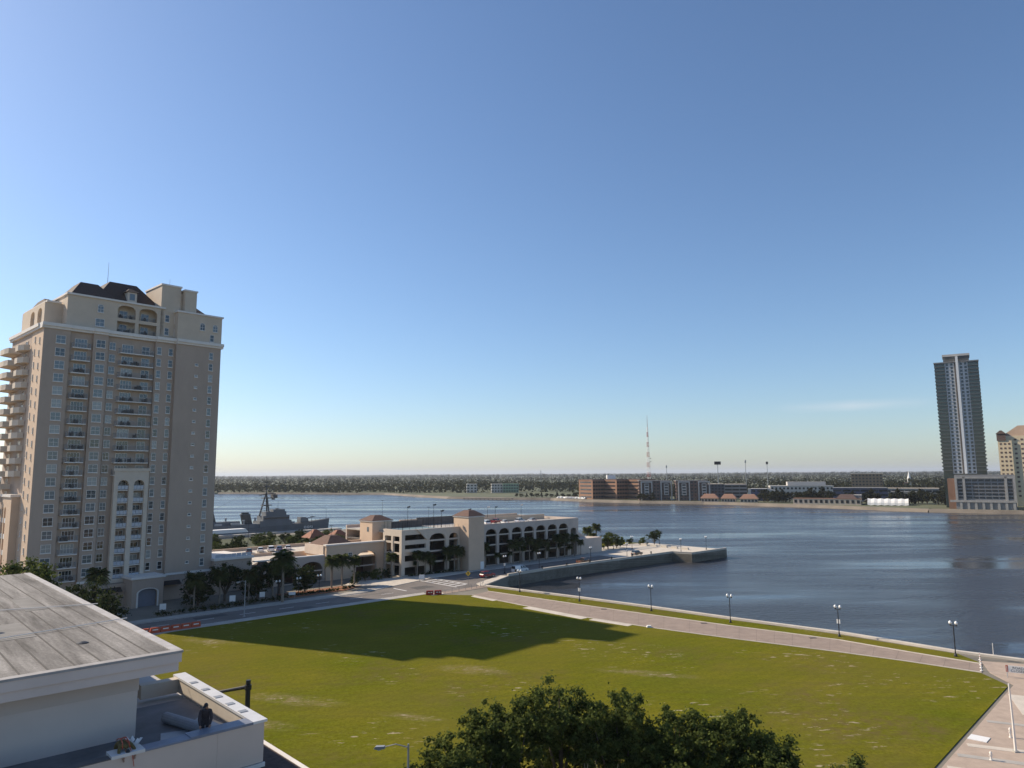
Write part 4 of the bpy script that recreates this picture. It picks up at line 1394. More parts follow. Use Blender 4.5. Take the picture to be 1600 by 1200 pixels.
for x, y, z, l_ in ((3, -3.6, 7.2, 5), (-6, -3.6, 7.2, 4), (-22, -3.4, 11.4, 3)):      # boats and lockers along the deck house
    MB().side([(x - l_ / 2, z + .3), (x - l_ / 2 + .5, z), (x + l_ / 2 - .5, z), (x + l_ / 2, z + .3), (x + l_ / 2 - .2, z + 1.1), (x - l_ / 2 + .2, z + 1.1)], y - .8, y + .8).build('boat', 'greymetal', shp)
for x, y, z, h_ in ((8, -2.5, 7.2, 2.4), (0, 1.5, 9.0, 1.8), (-16, 0, 9.9, 3.0), (-27, -2, 11.4, 2.2), (35.5, -2.6, 5.9, 1.6), (37.5, 0, 6.2, 1.2), (14, -3, 8.6, 2.0)):
    MB().lathe([(.5, 0), (.5, h_ * .7), (.8, h_ * .75), (.7, h_)], (x, y, z), 8).build('vent', 'greymetal', shp)
for x in (-12, -31, -45, 28):
    MB().tube((x, 0, 9), (x, 0, 19 if x > -40 else 14), .12, .05, 5).build('whip_aerial', 'navydeck', shp)
MB().box(18.5, 32.8, -4.12, -4.002, 9.4, 10.2).build('porthole_band', 'glass', shp)
for a, b in (((21, 0, 29), (57.5, 0, 13)), ((21, 0, 28.5), (-8, 0, 15))):
    MB().tube(a, b, .05, k=4).build('stay_wire', 'navydeck', shp)
# hull number on the bow
tx = bpy.data.curves.new('hull_number', 'FONT')
tx.body = '886'
tx.size = 3.6
tx.extrude = 0.03
tx.align_x = 'CENTER'
tx.space_character = 1.15
tx.materials.append(M['trim'])
nx0, nx1 = 40.0, 50.0
y0_, y1_ = -float(np.interp(nx0, [38, 48, 55], [3.95, 2.5, 1.25])), -float(np.interp(nx1, [38, 48, 55], [3.95, 2.5, 1.25]))
nt_ = link_text('hull_number', tx, shp, ((nx0 + nx1) / 2, (y0_ + y1_) / 2 - .22, 3.3))
nt_.rotation_euler = (R(90 - 12), 0, math.atan2(y1_ - y0_, nx1 - nx0))

# dock with its white tent
dck = thing('dock', 'long concrete dock with railing in front of the grey destroyer', 'dock', (-150.4 + 7.2, 379.3 - 7.7, 0), GRID)
MB().box(-75, 60, -3.2, 3.0, -2.0, 0).build('deck', 'concrete', dck)
for i in range(28):
    MB().tube((-74 + i * 4.9, -3.0, 0), (-74 + i * 4.9, -3.0, 1.1), .06, k=5).build('rail_post', 'railmetal', dck)
MB().tube((-74, -3.0, 1.08), (59, -3.0, 1.08), .05, k=5).build('handrail', 'railmetal', dck)
for i in range(12):
    MB().tube((-70 + i * 11.5, 0, -7), (-70 + i * 11.5, 0, -2.002), .35, k=8).build('pile', 'darkcon', dck)
tn = thing('canopy_tent', 'long white canopy tent on the dock beside the destroyer', 'tent', (-141.5, 352, 0), GRID)
MB().side([(-11, 2.2), (12, 2.2), (10.5, 3.9), (-11, 3.9)], -2.5, 2.5).build('canopy', 'white', tn)
for x in (-10.5, -3.5, 3.5, 10.5):
    for y in (-2.3, 2.3):
        MB().tube((x, y, 0), (x, y, 2.2), .06, k=5).build('leg', 'greymetal', tn)

# ------------------------------------------------------------------ far bank buildings
PANES = {}


def pane_mesh(w, h, mat):
    k = (round(w, 2), round(h, 2), mat)
    if k not in PANES:
        PANES[k] = MB().box(-w / 2, w / 2, -.12, 0, 0, h).mesh('window', mat)
    return PANES[k]


def far_building(name, label, cat, x, y, rz, w, d, h, wall, floors, bays, pane='glass', roofmat='fargrey', side_bays=0, ww=.55, wh=.5, base=-.6, parapet=.5, group=None, top=None):
    t = thing(name, label, cat, (x, y, base), rz, group)
    MB().box(-w / 2, w / 2, 0, d, 0, h).build('wall', wall, t)
    MB().box(-w / 2 - .25, w / 2 + .25, -.25, d + .25, h + .002, h + parapet).build('roof', roofmat, t)
    fh, bwid = h / floors, w / bays
    for f in range(floors):
        for b in range(bays):
            link('window', pane_mesh(bwid * ww, fh * wh, pane), t, (-w / 2 + bwid * (b + .5), -.002, fh * (f + .28)))
        for b in range(side_bays):
            sb = d / side_bays
            link('window', pane_mesh(sb * ww, fh * wh, pane), t, (-w / 2 - .002, sb * (b + .5), fh * (f + .28)), -math.pi / 2)
    if top:
        MB().box(*top).build('plant_room', wall, t)
    return t


# red brick office: three stepped blocks are one building
bo_ = thing('brick_office', 'stepped orange-brick office block of three bays on the far bank', 'building', (104, 850, -.6), 0)
for i, (x, y) in enumerate(((0, 0), (27, -9), (53, -17))):
    q = MB()
    c, s_ = math.cos(R(33)), math.sin(R(33))
    w_, d_ = 24.0, 26.0
    pts = [(-w_ * .5, 0), (w_ * .5, 0), (w_ * .5, d_), (-w_ * .5, d_)]
    q.prism([(x + px_ * c - py_ * s_, y + px_ * s_ + py_ * c) for px_, py_ in pts], 0, 22.5)
    q.build('wall', 'brickred', bo_)
    for f in range(5):
        for b in range(6):
            px_, py_ = -w_ * .5 + w_ * (b + .5) / 6, -.01
            link('window', pane_mesh(3.0, 2.0, 'glass'), bo_, (x + px_ * c - py_ * s_, y + px_ * s_ + py_ * c, 1.6 + f * 4.3), R(33))
        px_, py_ = -w_ * .5 - .01, d_ * .5
        link('window', pane_mesh(d_ * .8, 1.6, 'glass'), bo_, (x + px_ * c - py_ * s_, y + px_ * s_ + py_ * c, 1.8 + f * 4.3), R(33) - math.pi / 2)
    MB().prism([(x + px_ * 1.03 * c - py_ * s_, y + px_ * 1.03 * s_ + py_ * c) for px_, py_ in pts], 22.502, 23.4).build('roof', 'brickdark', bo_)
MB().box(10, 20, 14, 22, 23.4, 28).build('plant_room', 'white', bo_)

# apartment blocks with white portal frames
for i, (px0, Y, w_) in enumerate(((158, 800, 34), (196, 785, 34))):
    t = far_building('portal_apartments', 'dark apartment block with white portal frames on the far bank, %s' % ('nearest the brick office' if i == 0 else 'nearest the salmon-roofed pavilions'), 'building', px0, Y, R(-6), w_, 20, 21.5, 'brickdark', 6, 9, 'glass', 'fargrey', 4, group='portal frame apartments')
    for x0 in (-15, 6.5):
        q = MB()
        q.box(x0, x0 + 1.2, -1.6, -.14, 0, 21).box(x0 + 11.5, x0 + 12.7, -1.6, -.14, 0, 21).box(x0 + 1.2, x0 + 11.5, -1.6, -.14, 19.6, 21)
        q.box(x0 + 3.8, x0 + 8.8, -1.3, -.14, 6, 18.5)
        q.build('portal_frame', 'farwhite', t)
        for f in range(4):
            link('window', pane_mesh(3.6, 1.7, 'glass'), t, (x0 + 6.3, -1.31, 7 + f * 3))
        for f in range(1, 7):
            MB().box(x0 + 1.2, x0 + 3.7, -1.2, -.14, f * 3.4 - .2, f * 3.4).build('balcony', 'fargrey', t)
            MB().box(x0 + 8.9, x0 + 11.5, -1.2, -.14, f * 3.4 - .2, f * 3.4).build('balcony', 'fargrey', t)
far_building('parking_deck', 'open grey parking deck with pale roof edge on the far bank behind the pavilions', 'building', 258, 845, R(-8), 34, 24, 16, 'fargrey', 4, 4, 'black', 'cream', 0, .92, .45)  # black panels paint the shade inside the open decks, no panes here
far_building('dark_apartments', 'dark blue-grey apartment block between portal apartments and parking deck', 'building', 226, 812, R(-6), 26, 20, 17, plain('slate_wall', (0.09, 0.10, 0.12), .8, .1, .1), 5, 7, 'glass', 'cream', 2)
bwx = far_building('blue_and_white_hall', 'small hall with a blue front and a sloping white wing on the far bank', 'building', 262, 765, R(-20), 16, 18, 12.5, 'bluewall', 3, 3, 'glass', 'farwhite')
MB().side([(8.01, 0), (20, 0), (20, 10), (8.01, 13.2)], 2, 16).build('wing', 'farwhite', bwx)
MB().box(-11, -8.01, 0, 14, 0, 12.6).build('wing', 'farwhite', bwx)
far_building('long_white_offices', 'long low white office building with square windows on the far bank', 'building', 322, 800, R(-14), 66, 22, 14.5, 'farwhite', 3, 16, 'glass', 'farwhite', 3, .5, .45, top=(-14, 26, 6, 18, 15.1, 19.2))
far_building('blue_science_hall', 'dark blue building with long window bands behind the white tents', 'building', 352, 728, R(-24), 50, 24, 13.5, 'bluewall', 3, 6, 'glass', 'fargrey', 3, .88, .42)
far_building('brown_hotel', 'brown mid-rise hotel block standing above the trees on the far bank', 'building', 452, 915, R(-26), 36, 20, 27, plain('hotel_brown', (0.20, 0.15, 0.10), .8, .1, .1), 7, 9, 'glass', 'cream', 4, .5, .5)
far_building('low_long_offices', 'long dark low office range beside the brown hotel', 'building', 440, 800, R(-28), 60, 20, 11, 'fargrey', 2, 9, 'glass', 'cream', 2, .85, .4)
far_building('tan_villa', 'low tan villa with small windows among the shore trees', 'building', 404, 735, R(-28), 30, 14, 9, 'tan', 2, 8, 'glass', 'fargrey', 2, .45, .4)
PAV = [(206, 754, 17, 'leftmost'), (223, 744, 14, 'middle one'), (240, 731, 17, 'rightmost')]
for x, y, w_, wd in PAV:
    t = thing('pavilion', 'waterside pavilion with salmon hipped roof on the far bank, %s of the three' % wd, 'building', (x, y, -.6), R(-22), 'salmon-roofed pavilions')
    MB().box(-w_ / 2, w_ / 2, 0, 8, 0, 3.6).build('wall', 'cream', t)
    MB().hip(-w_ / 2 - 1, w_ / 2 + 1, -1.5, 9, 3.602, 8.0, .55).build('roof', plain('salmon_roof_' + wd.split()[0], (0.42, 0.23, 0.15), .8, .1, .3), t)
    for k in range(5):
        link('window', pane_mesh(w_ / 7.5, 2.2, 'glass'), t, (-w_ / 2 + w_ * (k + .5) / 5, -.002, .5))
ar = far_building('tan_arcade', 'long low tan waterside arcade with dark arches on the far bank', 'building', 291, 668, R(-30), 58, 10, 5.2, 'tan', 1, 13, 'black', 'brickred', 0, .55, .55)  # arch openings are flat black panels, their inner shade put into the colour
MB().hip(8, 26, 1, 9, 5.72, 9.5, .6).build('raised_roof', 'brickdark', ar)
far_building('boat_shed', 'pale grey boat shed between the arcade and white tents', 'building', 312, 664, R(-30), 17, 12, 8.5, 'fargrey', 1, 4, 'glass', 'farwhite', 1, .3, .3)
tt = thing('event_tent', 'bright white rounded event tent on the far bank lawn', 'tent', (333, 640, -.6), R(-30))
ev = MB()
rows = 8
for j in range(rows):
    a0, a1 = math.pi * j / rows, math.pi * (j + 1) / rows
    y0, z0, y1, z1 = 7 - 7 * math.cos(a0), .6 + 5.6 * math.sin(a0), 7 - 7 * math.cos(a1), .6 + 5.6 * math.sin(a1)
    for i in range(6):
        xa, xb = -16 + i * 5.4, -16 + (i + 1) * 5.4
        sag = -.5
        xm = (xa + xb) / 2
        ev.add([(xa, y0, z0), (xm, y0, z0 + sag), (xm, y1, z1 + sag), (xa, y1, z1)], [(0, 1, 2, 3)])
        ev.add([(xm, y0, z0 + sag), (xb, y0, z0), (xb, y1, z1), (xm, y1, z1 + sag)], [(0, 1, 2, 3)])
ev.build('canopy', 'white', tt)
MB().add([(-16, 2, 5.2), (-16, 12, 5.2), (-30, 9, .8), (-30, 5, .8)], [(0, 1, 2, 3)]).build('entrance_flap', 'white', tt)
# white and green apartments far left across the water
for nm, lb, x, y, w_, mt, bays, fl in (('white_apartments', 'small white apartment house across the river, left of its twin', -66, 1160, 17, 'farwhite', 3, 3), ('white_apartments', 'small white apartment house across the river, beside the green one', -25, 1150, 18, 'farwhite', 4, 3), ('green_apartments', 'pale green apartment house across the river beside the white one', -3, 1148, 25, 'fargreen', 6, 3)):
    far_building(nm, lb, 'building', x, y, R(6), w_, 14, 13.5, mt, fl, bays, 'glass', mt, 2, .55, .5, base=0)
# church steeple
ch = thing('church', 'white church steeple rising over the far trees', 'church', (600, 1085, -.6), R(-20))
MB().box(-8, 8, 0, 26, 0, 13).build('nave', 'brickdark', ch)
MB().box(-2.2, 2.2, -1, 3.4, 0, 19).build('tower', 'farwhite', ch)
MB().lathe([(2.6, 0), (1.7, 3), (.1, 12)], (0, 1.2, 19.002), 8).build('spire', 'white', ch)

# the high-rise and its podium
RZ = R(-32.5)
ht = thing('high_rise_tower', 'slender glass high-rise with stacked balconies and a white fin on its front', 'tower', (374, 592, -.6), RZ)
Z0, Z1, NF = 28.0, 121.0, 31
hb = MB()
hb.box(-15.2, 15.2, 1.2, 24, 0, Z1)
hb.build('glass_core', 'glassgreen', ht)
wf = MB()
wf.box(-8.2, -1.5, 0.2, 1.198, Z0, Z1)
wf.box(1.6, 8.2, 0.2, 1.198, Z0, Z1)
wf.build('front_wall', plain('pale_panel', (0.50, 0.50, 0.49), .7, .05, .1), ht)
MB().box(-1.5, -.2, .7, 1.198, Z0, Z1).build('slot', 'darkcon', ht)
MB().box(-.2, 1.6, -1.2, 1.198, Z0, Z1 + 5).build('fin', 'white', ht)
bal = MB().box(-15.9, -8.21, -.7, 23, -.22, 0.0).mesh('balcony', 'fargrey')
bar = MB().box(8.21, 15.9, -.7, 23, -.22, 0.0).mesh('balcony', 'fargrey')
ral = MB().box(-15.9, -8.21, -.72, -.66, 0.0, .95).box(-15.92, -15.86, -.66, 23, 0, .95).mesh('railing', 'glassgreen')
rar = MB().box(8.21, 15.9, -.72, -.66, 0.0, .95).mesh('railing', 'glassgreen')
wpm = MB().box(-.85, .85, -.1, 0, 0, 1.9).mesh('window', 'glass')
for f in range(NF):
    z = Z0 + (Z1 - Z0) * f / NF
    b1_ = link('balcony', bal, ht, (0, 0, z + 2.9))
    link('railing', ral, b1_)
    b2_ = link('balcony', bar, ht, (0, 0, z + 2.9))
    link('railing', rar, b2_)
    for x in (-6.6, -3.2, 3.5, 6.7):
        link('window', wpm, ht, (x, .199, z + .6))
MB().box(-16.2, 16.2, -.9, 24.2, Z1 + .2, Z1 + .9).build('roof_slab', 'fargrey', ht)
MB().box(-9, 9.6, 2, 20, Z1 + .9, Z1 + 5.6).build('penthouse', plain('dark_penthouse', (0.10, 0.10, 0.095), .7, .1, .2), ht)
MB().box(-9.6, 10.2, 1.4, 20.6, Z1 + 5.602, Z1 + 7.4).build('penthouse_coping', 'farwhite', ht)
pod = thing('podium_building', 'broad grey podium of parking floors at the foot of the high-rise', 'building', (372, 566, -.6), RZ)
MB().box(-20, 20, 1.0, 26, 0, 27.0).build('wall', 'fargrey', pod)
pf = MB()
for x in (-20, -14.5, 13.2, 18.6):
    pf.box(x, x + 1.6, 0, .998, 5.5, 26)
pf.box(-18.4, 18.6, 0, .6, 24.2, 25.8).box(-24, 20.2, -.2, .6, 5.5, 7.2)
for i in range(8):
    pf.box(-17.5 + i * 5, -15.8 + i * 5, 0, .998, 0, 5.49)
pf.build('frame', 'concrete', pod)
for f in range(6):
    for b in range(6):
        link('window', pane_mesh(3.6, 1.6, 'glass'), pod, (-10.6 + b * 4.3, .998, 8.4 + f * 2.7))
    for x in (-16.3, 16.6):
        link('window', pane_mesh(2.8, 1.7, 'glass'), pod, (x, .998, 8.4 + f * 2.7))
MB().box(-25, -20.01, 3, 22, 0, 24).build('side_wing', 'brickred', pod)
ho = thing('hotel', 'pale yellow stucco hotel with brown roof beside the high-rise', 'building', (443, 606, -.6), R(-37))
MB().box(-24, 26, 0, 20, 0, 60).build('wall', 'yellowwall', ho)
MB().box(-25, -15, -1.5, 10, 0, 56).build('corner_bay', 'yellowwall', ho)
MB().hip(-22, 26, 1, 19, 60.002, 69, .5).build('roof', plain('hotel_roof', (0.36, 0.26, 0.19), .8, .1, .2), ho)
MB().box(-25.5, -19, -2, 5, 56.002, 62).build('corner_turret', 'brickdark', ho)
MB().hip(-26, -18.5, -2.5, 5.5, 62.002, 65, .2).build('turret_roof', 'roofbrown', ho)
for f in range(13):
    for b in range(8):
        link('window', pane_mesh(1.7, 1.5, 'brickdark'), ho, (-12.5 + b * 4.6, -.002, 8 + f * 4))
    for x in (-23, -20, -17):
        link('window', pane_mesh(1.4, 1.5, 'brickdark'), ho, (x, -1.502, 8 + f * 3.7))

# ------------------------------------------------------------------ masts beyond the river
rm = thing('radio_mast', 'tall red and white lattice radio mast on the far bank', 'mast', (171, 900, -.6), .3)
rw = [plain('mast_red', (0.36, 0.10, 0.085), .6, .05), 'white']
N = 14
for k in range(N):
    z0, z1 = 88 * k / N, 88 * (k + 1) / N
    r0, r1 = 3.0 - 2.3 * k / N, 3.0 - 2.3 * (k + 1) / N
    sec = MB()
    for a in range(3):
        A0, A1 = 2 * math.pi * a / 3, 2 * math.pi * (a + 1) / 3
        p = lambda r, A, z: (r * math.cos(A), r * math.sin(A), z)
        sec.tube(p(r0, A0, z0), p(r1, A0, z1), .24, k=4)
        sec.tube(p(r0, A0, z0), p(r0, A1, z0), .13, k=4)
        sec.tube(p(r0, A0, z0), p((r0 + r1) / 2, A1, (z0 + z1) / 2), .08, k=4)
        sec.tube(p((r0 + r1) / 2, A1, (z0 + z1) / 2), p(r1, A0, z1), .08, k=4)
    sec.build('section', rw[k % 2], rm)
MB().tube((0, 0, 88), (0, 0, 103), .32, .12, 5).build('antenna', rw[0], rm)
for z in (48, 44):
    MB().lathe([(.3, 0), (1.3, .5), (1.3, .8)], (2.6, -1.0, z), 8).build('dish', 'greymetal', rm)
for i, (x, y, h, kind, lb) in enumerate(((258, 900, 43, 1, 'stadium light mast with a broad dark lamp rack behind the parking deck'), (258, 1200, 38, 0, 'thin mast with a small round top beyond the portal apartments'), (350, 1075, 44, 0, 'slim pale pole rising over the blue and white hall'), (386, 1085, 45, 1, 'slim lamp mast rising over the long white offices'), (57, 1450, 38, 2, 'small lattice pylon on the skyline left of the brick office'))):
    t = thing('tall_mast', lb, 'mast', (x, y, -.6), 0)
    if kind == 2:
        q = MB()
        for a in range(4):
            A = a * math.pi / 2
            q.tube((4 * math.cos(A), 4 * math.sin(A), 0), (0, 0, h), .35, .2, 4)
        q.tube((-5, 0, h * .8), (5, 0, h * .8), .3, k=4)
        q.build('lattice', 'greymetal', t)
    else:
        MB().tube((0, 0, 0), (0, 0, h), .6, .35, 6).build('pole', 'greymetal', t)
        if kind == 1:
            MB().box(-4.0 if i == 0 else -1.5, 4.0 if i == 0 else 1.5, -.5, .5, h - 3, h + 1).build('lamp_rack', 'black', t)
        else:
            MB().lathe([(.5, 0), (1.3, 1), (1.1, 4), (.3, 5)], (0, 0, h), 8).build('antenna_pod', 'greymetal', t)
jt = thing('river_jetty', 'dark timber jetty along the far bank beach', 'jetty', (-32, 918, WATER_Z), R(-28))
MB().box(-35, 35, -4, 4, 1.4, 2.1).build('deck', 'darkcon', jt)
for i in range(12):
    MB().tube((-33 + i * 6, -3.5, -2), (-33 + i * 6, -3.5, 1.4), .4, k=6).build('pile', 'black', jt)
# ------------------------------------------------------------------ vegetation
def nth(i):
    tens = ['', '', 'twent', 'thirt', 'fort', 'fift']
    if i < len(ORD):
        return ORD[i]
    q, r_ = divmod(i + 1, 10)
    return tens[q] + ('ieth' if r_ == 0 else 'y-' + ORD[r_ - 1])


def leaf_quads(centres, radii, n, size, squash=.8, shell=.25, wild=.6):
    """n leaf faces spread through clumps: (n,4,3)."""
    w = radii ** 2
    idx = nrng.choice(len(centres), n, p=w / w.sum())
    d = nrng.normal(size=(n, 3))
    d /= np.linalg.norm(d, axis=1)[:, None]
    rr = radii[idx] * ((shell + (1 - shell) * nrng.random(n)) * (.9 + .25 * nrng.random(n)) if shell > .5 else np.abs(nrng.normal(0, .75, n)))
    c = centres[idx] + d * rr[:, None] * np.array([1, 1, squash])
    nrm = d * .8 + nrng.normal(size=(n, 3)) * wild + np.array([0, 0, .5])
    nrm /= np.linalg.norm(nrm, axis=1)[:, None]
    t = np.cross(nrm, nrng.normal(size=(n, 3)))
    t /= np.linalg.norm(t, axis=1)[:, None] + 1e-9
    b = np.cross(nrm, t)
    s = size * (.6 + .8 * nrng.random(n))[:, None]
    a, e = t * s * .5, b * s * .32
    return np.stack([c - a, c - e, c + a, c + e], axis=1)


def tree_meshes(h, r, n, size, mat, clumps=26, low=.28):
    """Trunk with limbs; the crown is many small sprays scattered through a few unequal lobes, so the outline stays ragged."""
    tb = MB()
    th = h * low
    tb.path([(0, 0, -.3), (.1, .05, max(th, .3)), (.15, -.1, h * .62)], [.05 * r + .12, .035 * r + .09, .05], 8)
    lobes = []
    for i in range(7):
        a = 2 * math.pi * i * .382 + rng.uniform(-.5, .5)
        d = r * (0 if i == 0 else rng.uniform(.3, .62))
        z = h * (.70 if i == 0 else rng.uniform(.32, .72))
        lobes.append((d * math.cos(a), d * math.sin(a), z, r * rng.uniform(.38, .62), h * rng.uniform(.2, .3)))
        tb.path([(0.05, 0, th * rng.uniform(.75, 1.3)), (lobes[-1][0] * .5, lobes[-1][1] * .5, th + (z - th) * .5), (lobes[-1][0], lobes[-1][1], z + lobes[-1][4] * .4)], [.028 * r + .04, .02 * r + .02, .02], 5)
    cs, rs = [], []
    while len(cs) < clumps:
        lx, ly, lz, lr, lh = rng.choice(lobes)
        v = Vector((rng.gauss(0, 1), rng.gauss(0, 1), rng.gauss(0, 1))).normalized() * rng.uniform(.45, 1.08)
        c = (lx + v.x * lr, ly + v.y * lr, lz + v.z * lh)
        if c[2] < th * .8:
            continue
        cs.append((c[0], c[1], min(c[2], h)))
        rs.append(r * rng.uniform(.09, .2) * (70 / clumps) ** .3)
    cs, rs = np.array(cs), np.array(rs)
    q = leaf_quads(cs, rs, n, size)
    return tb.mesh('trunk', 'bark'), np_quads('crown', q, mat)


def put_tree(meshes, name, label, loc, rz, scale=1.0, group=None, cat='tree'):
    t = thing(name, label, cat, loc, rz, group)
    t.scale = (scale, scale, scale)
    link('trunk', meshes[0], t)
    link('crown', meshes[1], t)
    return t


NEAR = [(-4.6, 61.5, 8.6, 3.8, 'dense dark green tree at the lower left of the clump beside the lawn'),
        (-0.8, 66.0, 10.6, 4.0, 'dark green tree with a pointed top, second from the street light'),
        (4.2, 69.5, 11.9, 4.6, 'tallest dark green tree in the clump at the foot of the lawn'),
        (9.3, 68.0, 11.6, 4.0, 'bushy green tree just right of the tallest in the clump'),
        (14.3, 66.5, 9.6, 3.9, 'round-topped green tree between the tall clump and the paler right-hand trees'),
        (20.6, 66.5, 9.6, 4.3, 'broad olive tree second from the plaza at the foot of the lawn'),
        (27.0, 62.0, 6.6, 3.2, 'lowest tree of the clump, nearest the brick plaza')]
for i, (x, y, h, r_, lb) in enumerate(NEAR):
    put_tree(tree_meshes(h, r_ * 1.2, 34000, .27, 'leaf', 240, .08), 'broadleaf_tree', lb, (x, y, 0), rng.uniform(0, 6), 1, 'trees at the foot of the lawn')
# bare twigs poking out of the clump
for x, y, lb in ((-3.2, 60.0, 'bare grey shrub in front of the dark trees, beside the street light'), (6.6, 60.0, 'bare pale shrub under the tallest tree')):
    t = thing('bare_shrub', lb, 'shrub', (x, y, 0), 0)
    q = MB()
    for k in range(26):
        a, e = rng.uniform(0, 6.28), rng.uniform(.5, 1.3)
        p1 = (math.cos(a) * 1.2, math.sin(a) * 1.2, 3.2 + 1.8 * math.sin(e))
        p2 = (p1[0] * 1.7 + rng.uniform(-.4, .4), p1[1] * 1.7 + rng.uniform(-.4, .4), p1[2] + rng.uniform(.8, 2.0))
        q.path([(0, 0, 0), p1, p2], [.05, .03, .012], 4)
    q.build('branches', plain('dry_twig_%d' % (x > 0), (0.30, 0.26, 0.22), .9, .1), t)

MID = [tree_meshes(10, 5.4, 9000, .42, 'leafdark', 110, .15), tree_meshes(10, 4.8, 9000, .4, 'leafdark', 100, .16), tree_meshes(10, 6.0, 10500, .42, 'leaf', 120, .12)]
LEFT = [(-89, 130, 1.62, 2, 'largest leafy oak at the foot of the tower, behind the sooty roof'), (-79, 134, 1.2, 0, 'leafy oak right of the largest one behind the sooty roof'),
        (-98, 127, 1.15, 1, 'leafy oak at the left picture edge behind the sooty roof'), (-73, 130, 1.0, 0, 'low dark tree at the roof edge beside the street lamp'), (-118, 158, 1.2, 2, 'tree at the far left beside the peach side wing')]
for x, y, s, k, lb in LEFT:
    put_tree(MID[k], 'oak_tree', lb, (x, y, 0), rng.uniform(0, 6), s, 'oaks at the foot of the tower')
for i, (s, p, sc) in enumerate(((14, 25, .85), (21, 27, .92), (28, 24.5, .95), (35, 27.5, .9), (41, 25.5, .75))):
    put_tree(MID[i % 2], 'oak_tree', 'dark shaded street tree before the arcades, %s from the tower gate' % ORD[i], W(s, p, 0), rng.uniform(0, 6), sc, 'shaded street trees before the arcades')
i = 0
for row, p in enumerate((88, 104, 124, 146, 168)):
    for k in range(11):
        s = 2 + k * 9.5 + (row % 2) * 4.5 + row * 3 + rng.uniform(-2, 2)
        put_tree(MID[(i * 2 + row) % 3], 'riverside_tree', 'leafy riverside tree between roof parking and dock, %s from the tower in the %s row' % (ORD[k], ORD[row]), W(s, p + rng.uniform(-5, 5), 0), rng.uniform(0, 6), (.66 if row < 2 else .5 if row < 4 else .4) + rng.uniform(0, .16), 'riverside trees behind the roof parking')
        i += 1
for i, (x, y, sc, lb) in enumerate(((37.5, 287, .72, 'small sunlit tree beside the mulch bed at the garage end'), (58.5, 300, .68, 'slim upright tree by the pier railing'), (41.5, 291, .6, 'second small tree at the garage end'))):
    put_tree(MID[2 if i != 1 else 1], 'pier_tree', lb, (x, y, 0), i * 2.1, sc)
for i, (x, y, sc) in enumerate(((45, 303, .36), (49, 304, .34), (54, 303, .38), (40, 300, .36))):
    put_tree(MID[i % 3], 'round_shrub', 'low round shrub on the pier lawn, %s from the garage' % ORD[(1, 2, 3, 0)[i]], (x, y, -.4), i, sc, 'shrubs on the pier lawn', 'shrub')
for i, (s, p, sc) in enumerate(((58, 29, .40), (62, 30.5, .34), (66, 31.5, .36), (70, 32, .33))):
    put_tree(MID[i % 3], 'round_shrub', 'clipped shrub at the garage entrance, %s from the peach end block' % ORD[i], W(s, p, -.3), i, sc, 'shrubs at the garage entrance', 'shrub')


def hedge(name, label, pts, h, wd):
    cs, rs = [], []
    for (ax, ay), (bx, by) in zip(pts, pts[1:]):
        L = math.hypot(bx - ax, by - ay)
        for k in range(int(L / .8)):
            f = k * .8 / L
            cs.append((ax + (bx - ax) * f + rng.uniform(-wd, wd) * .4, ay + (by - ay) * f + rng.uniform(-wd, wd) * .4, h * rng.uniform(.4, .6)))
            rs.append(h * rng.uniform(.4, .6))
    o = link(name, np_quads(name, leaf_quads(np.array(cs), np.array(rs), len(cs) * 60, .35), 'leafdark'))
    return tag(o, label, 'hedge')


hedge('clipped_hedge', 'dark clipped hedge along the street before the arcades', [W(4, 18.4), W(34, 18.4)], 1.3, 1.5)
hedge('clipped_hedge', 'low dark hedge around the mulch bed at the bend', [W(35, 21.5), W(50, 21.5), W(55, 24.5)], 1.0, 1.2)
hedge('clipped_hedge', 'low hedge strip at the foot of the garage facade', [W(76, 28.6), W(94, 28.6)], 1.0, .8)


def palm_meshes(h, r, fronds=30):
    tb = MB()
    pts = [(0, 0, -.2), (.12, 0, h * .35), (.05, .08, h * .7), (0, 0, h - r * .55)]
    tb.path(pts, [.24, .2, .18, .2], 8)
    for k in range(10):
        z = h * .55 + k * (h * .4) / 10
        tb.lathe([(.2, 0), (.25, .08), (.19, .16)], (.03, .03, z), 7)
    q = []
    for i in range(fronds):
        a = 2 * math.pi * i * .382
        el = 1.25 - 1.9 * (i / fronds) + rng.uniform(-.15, .15)
        L = r * rng.uniform(.85, 1.1)
        prev = None
        seg = 6
        for j in range(seg + 1):
            f = j / seg
            e = el - 1.15 * f * f
            rad = L * f * (1 - .12 * f)
            p = Vector((math.cos(a) * rad * max(.15, math.cos(el) * .6 + .45), math.sin(a) * rad * max(.15, math.cos(el) * .6 + .45), h - r * .55 + L * (math.sin(el) * f - .55 * f * f)))
            if prev is not None:
                d = (p - prev).normalized()
                sd = Vector((-math.sin(a), math.cos(a), 0))
                for s in (-1, 1):
                    for m_ in range(3):
                        b0 = prev + (p - prev) * (m_ / 3)
                        ll = r * .34 * math.sin(math.pi * min(1, .25 + .75 * f)) + .06
                        tip = b0 + sd * s * ll + d * ll * .5 - Vector((0, 0, ll * .45))
                        wv = d * .05 * r
                        q.append([b0 - wv * .2, b0 + wv, tip + wv * .3, tip])
            prev = p
    return tb.mesh('trunk', 'palmbark'), np_quads('crown', np.array([[tuple(v) for v in x] for x in q]), 'palm')


PALM = [palm_meshes(9, 2.9, 40), palm_meshes(9, 2.6, 36), palm_meshes(9, 3.2, 44)]


def put_palm(k, label, loc, sc, group):
    t = thing('palm_tree', label, 'palm', loc, rng.uniform(0, 6), group)
    t.scale = (sc, sc, sc)
    link('trunk', PALM[k][0], t)
    link('crown', PALM[k][1], t)


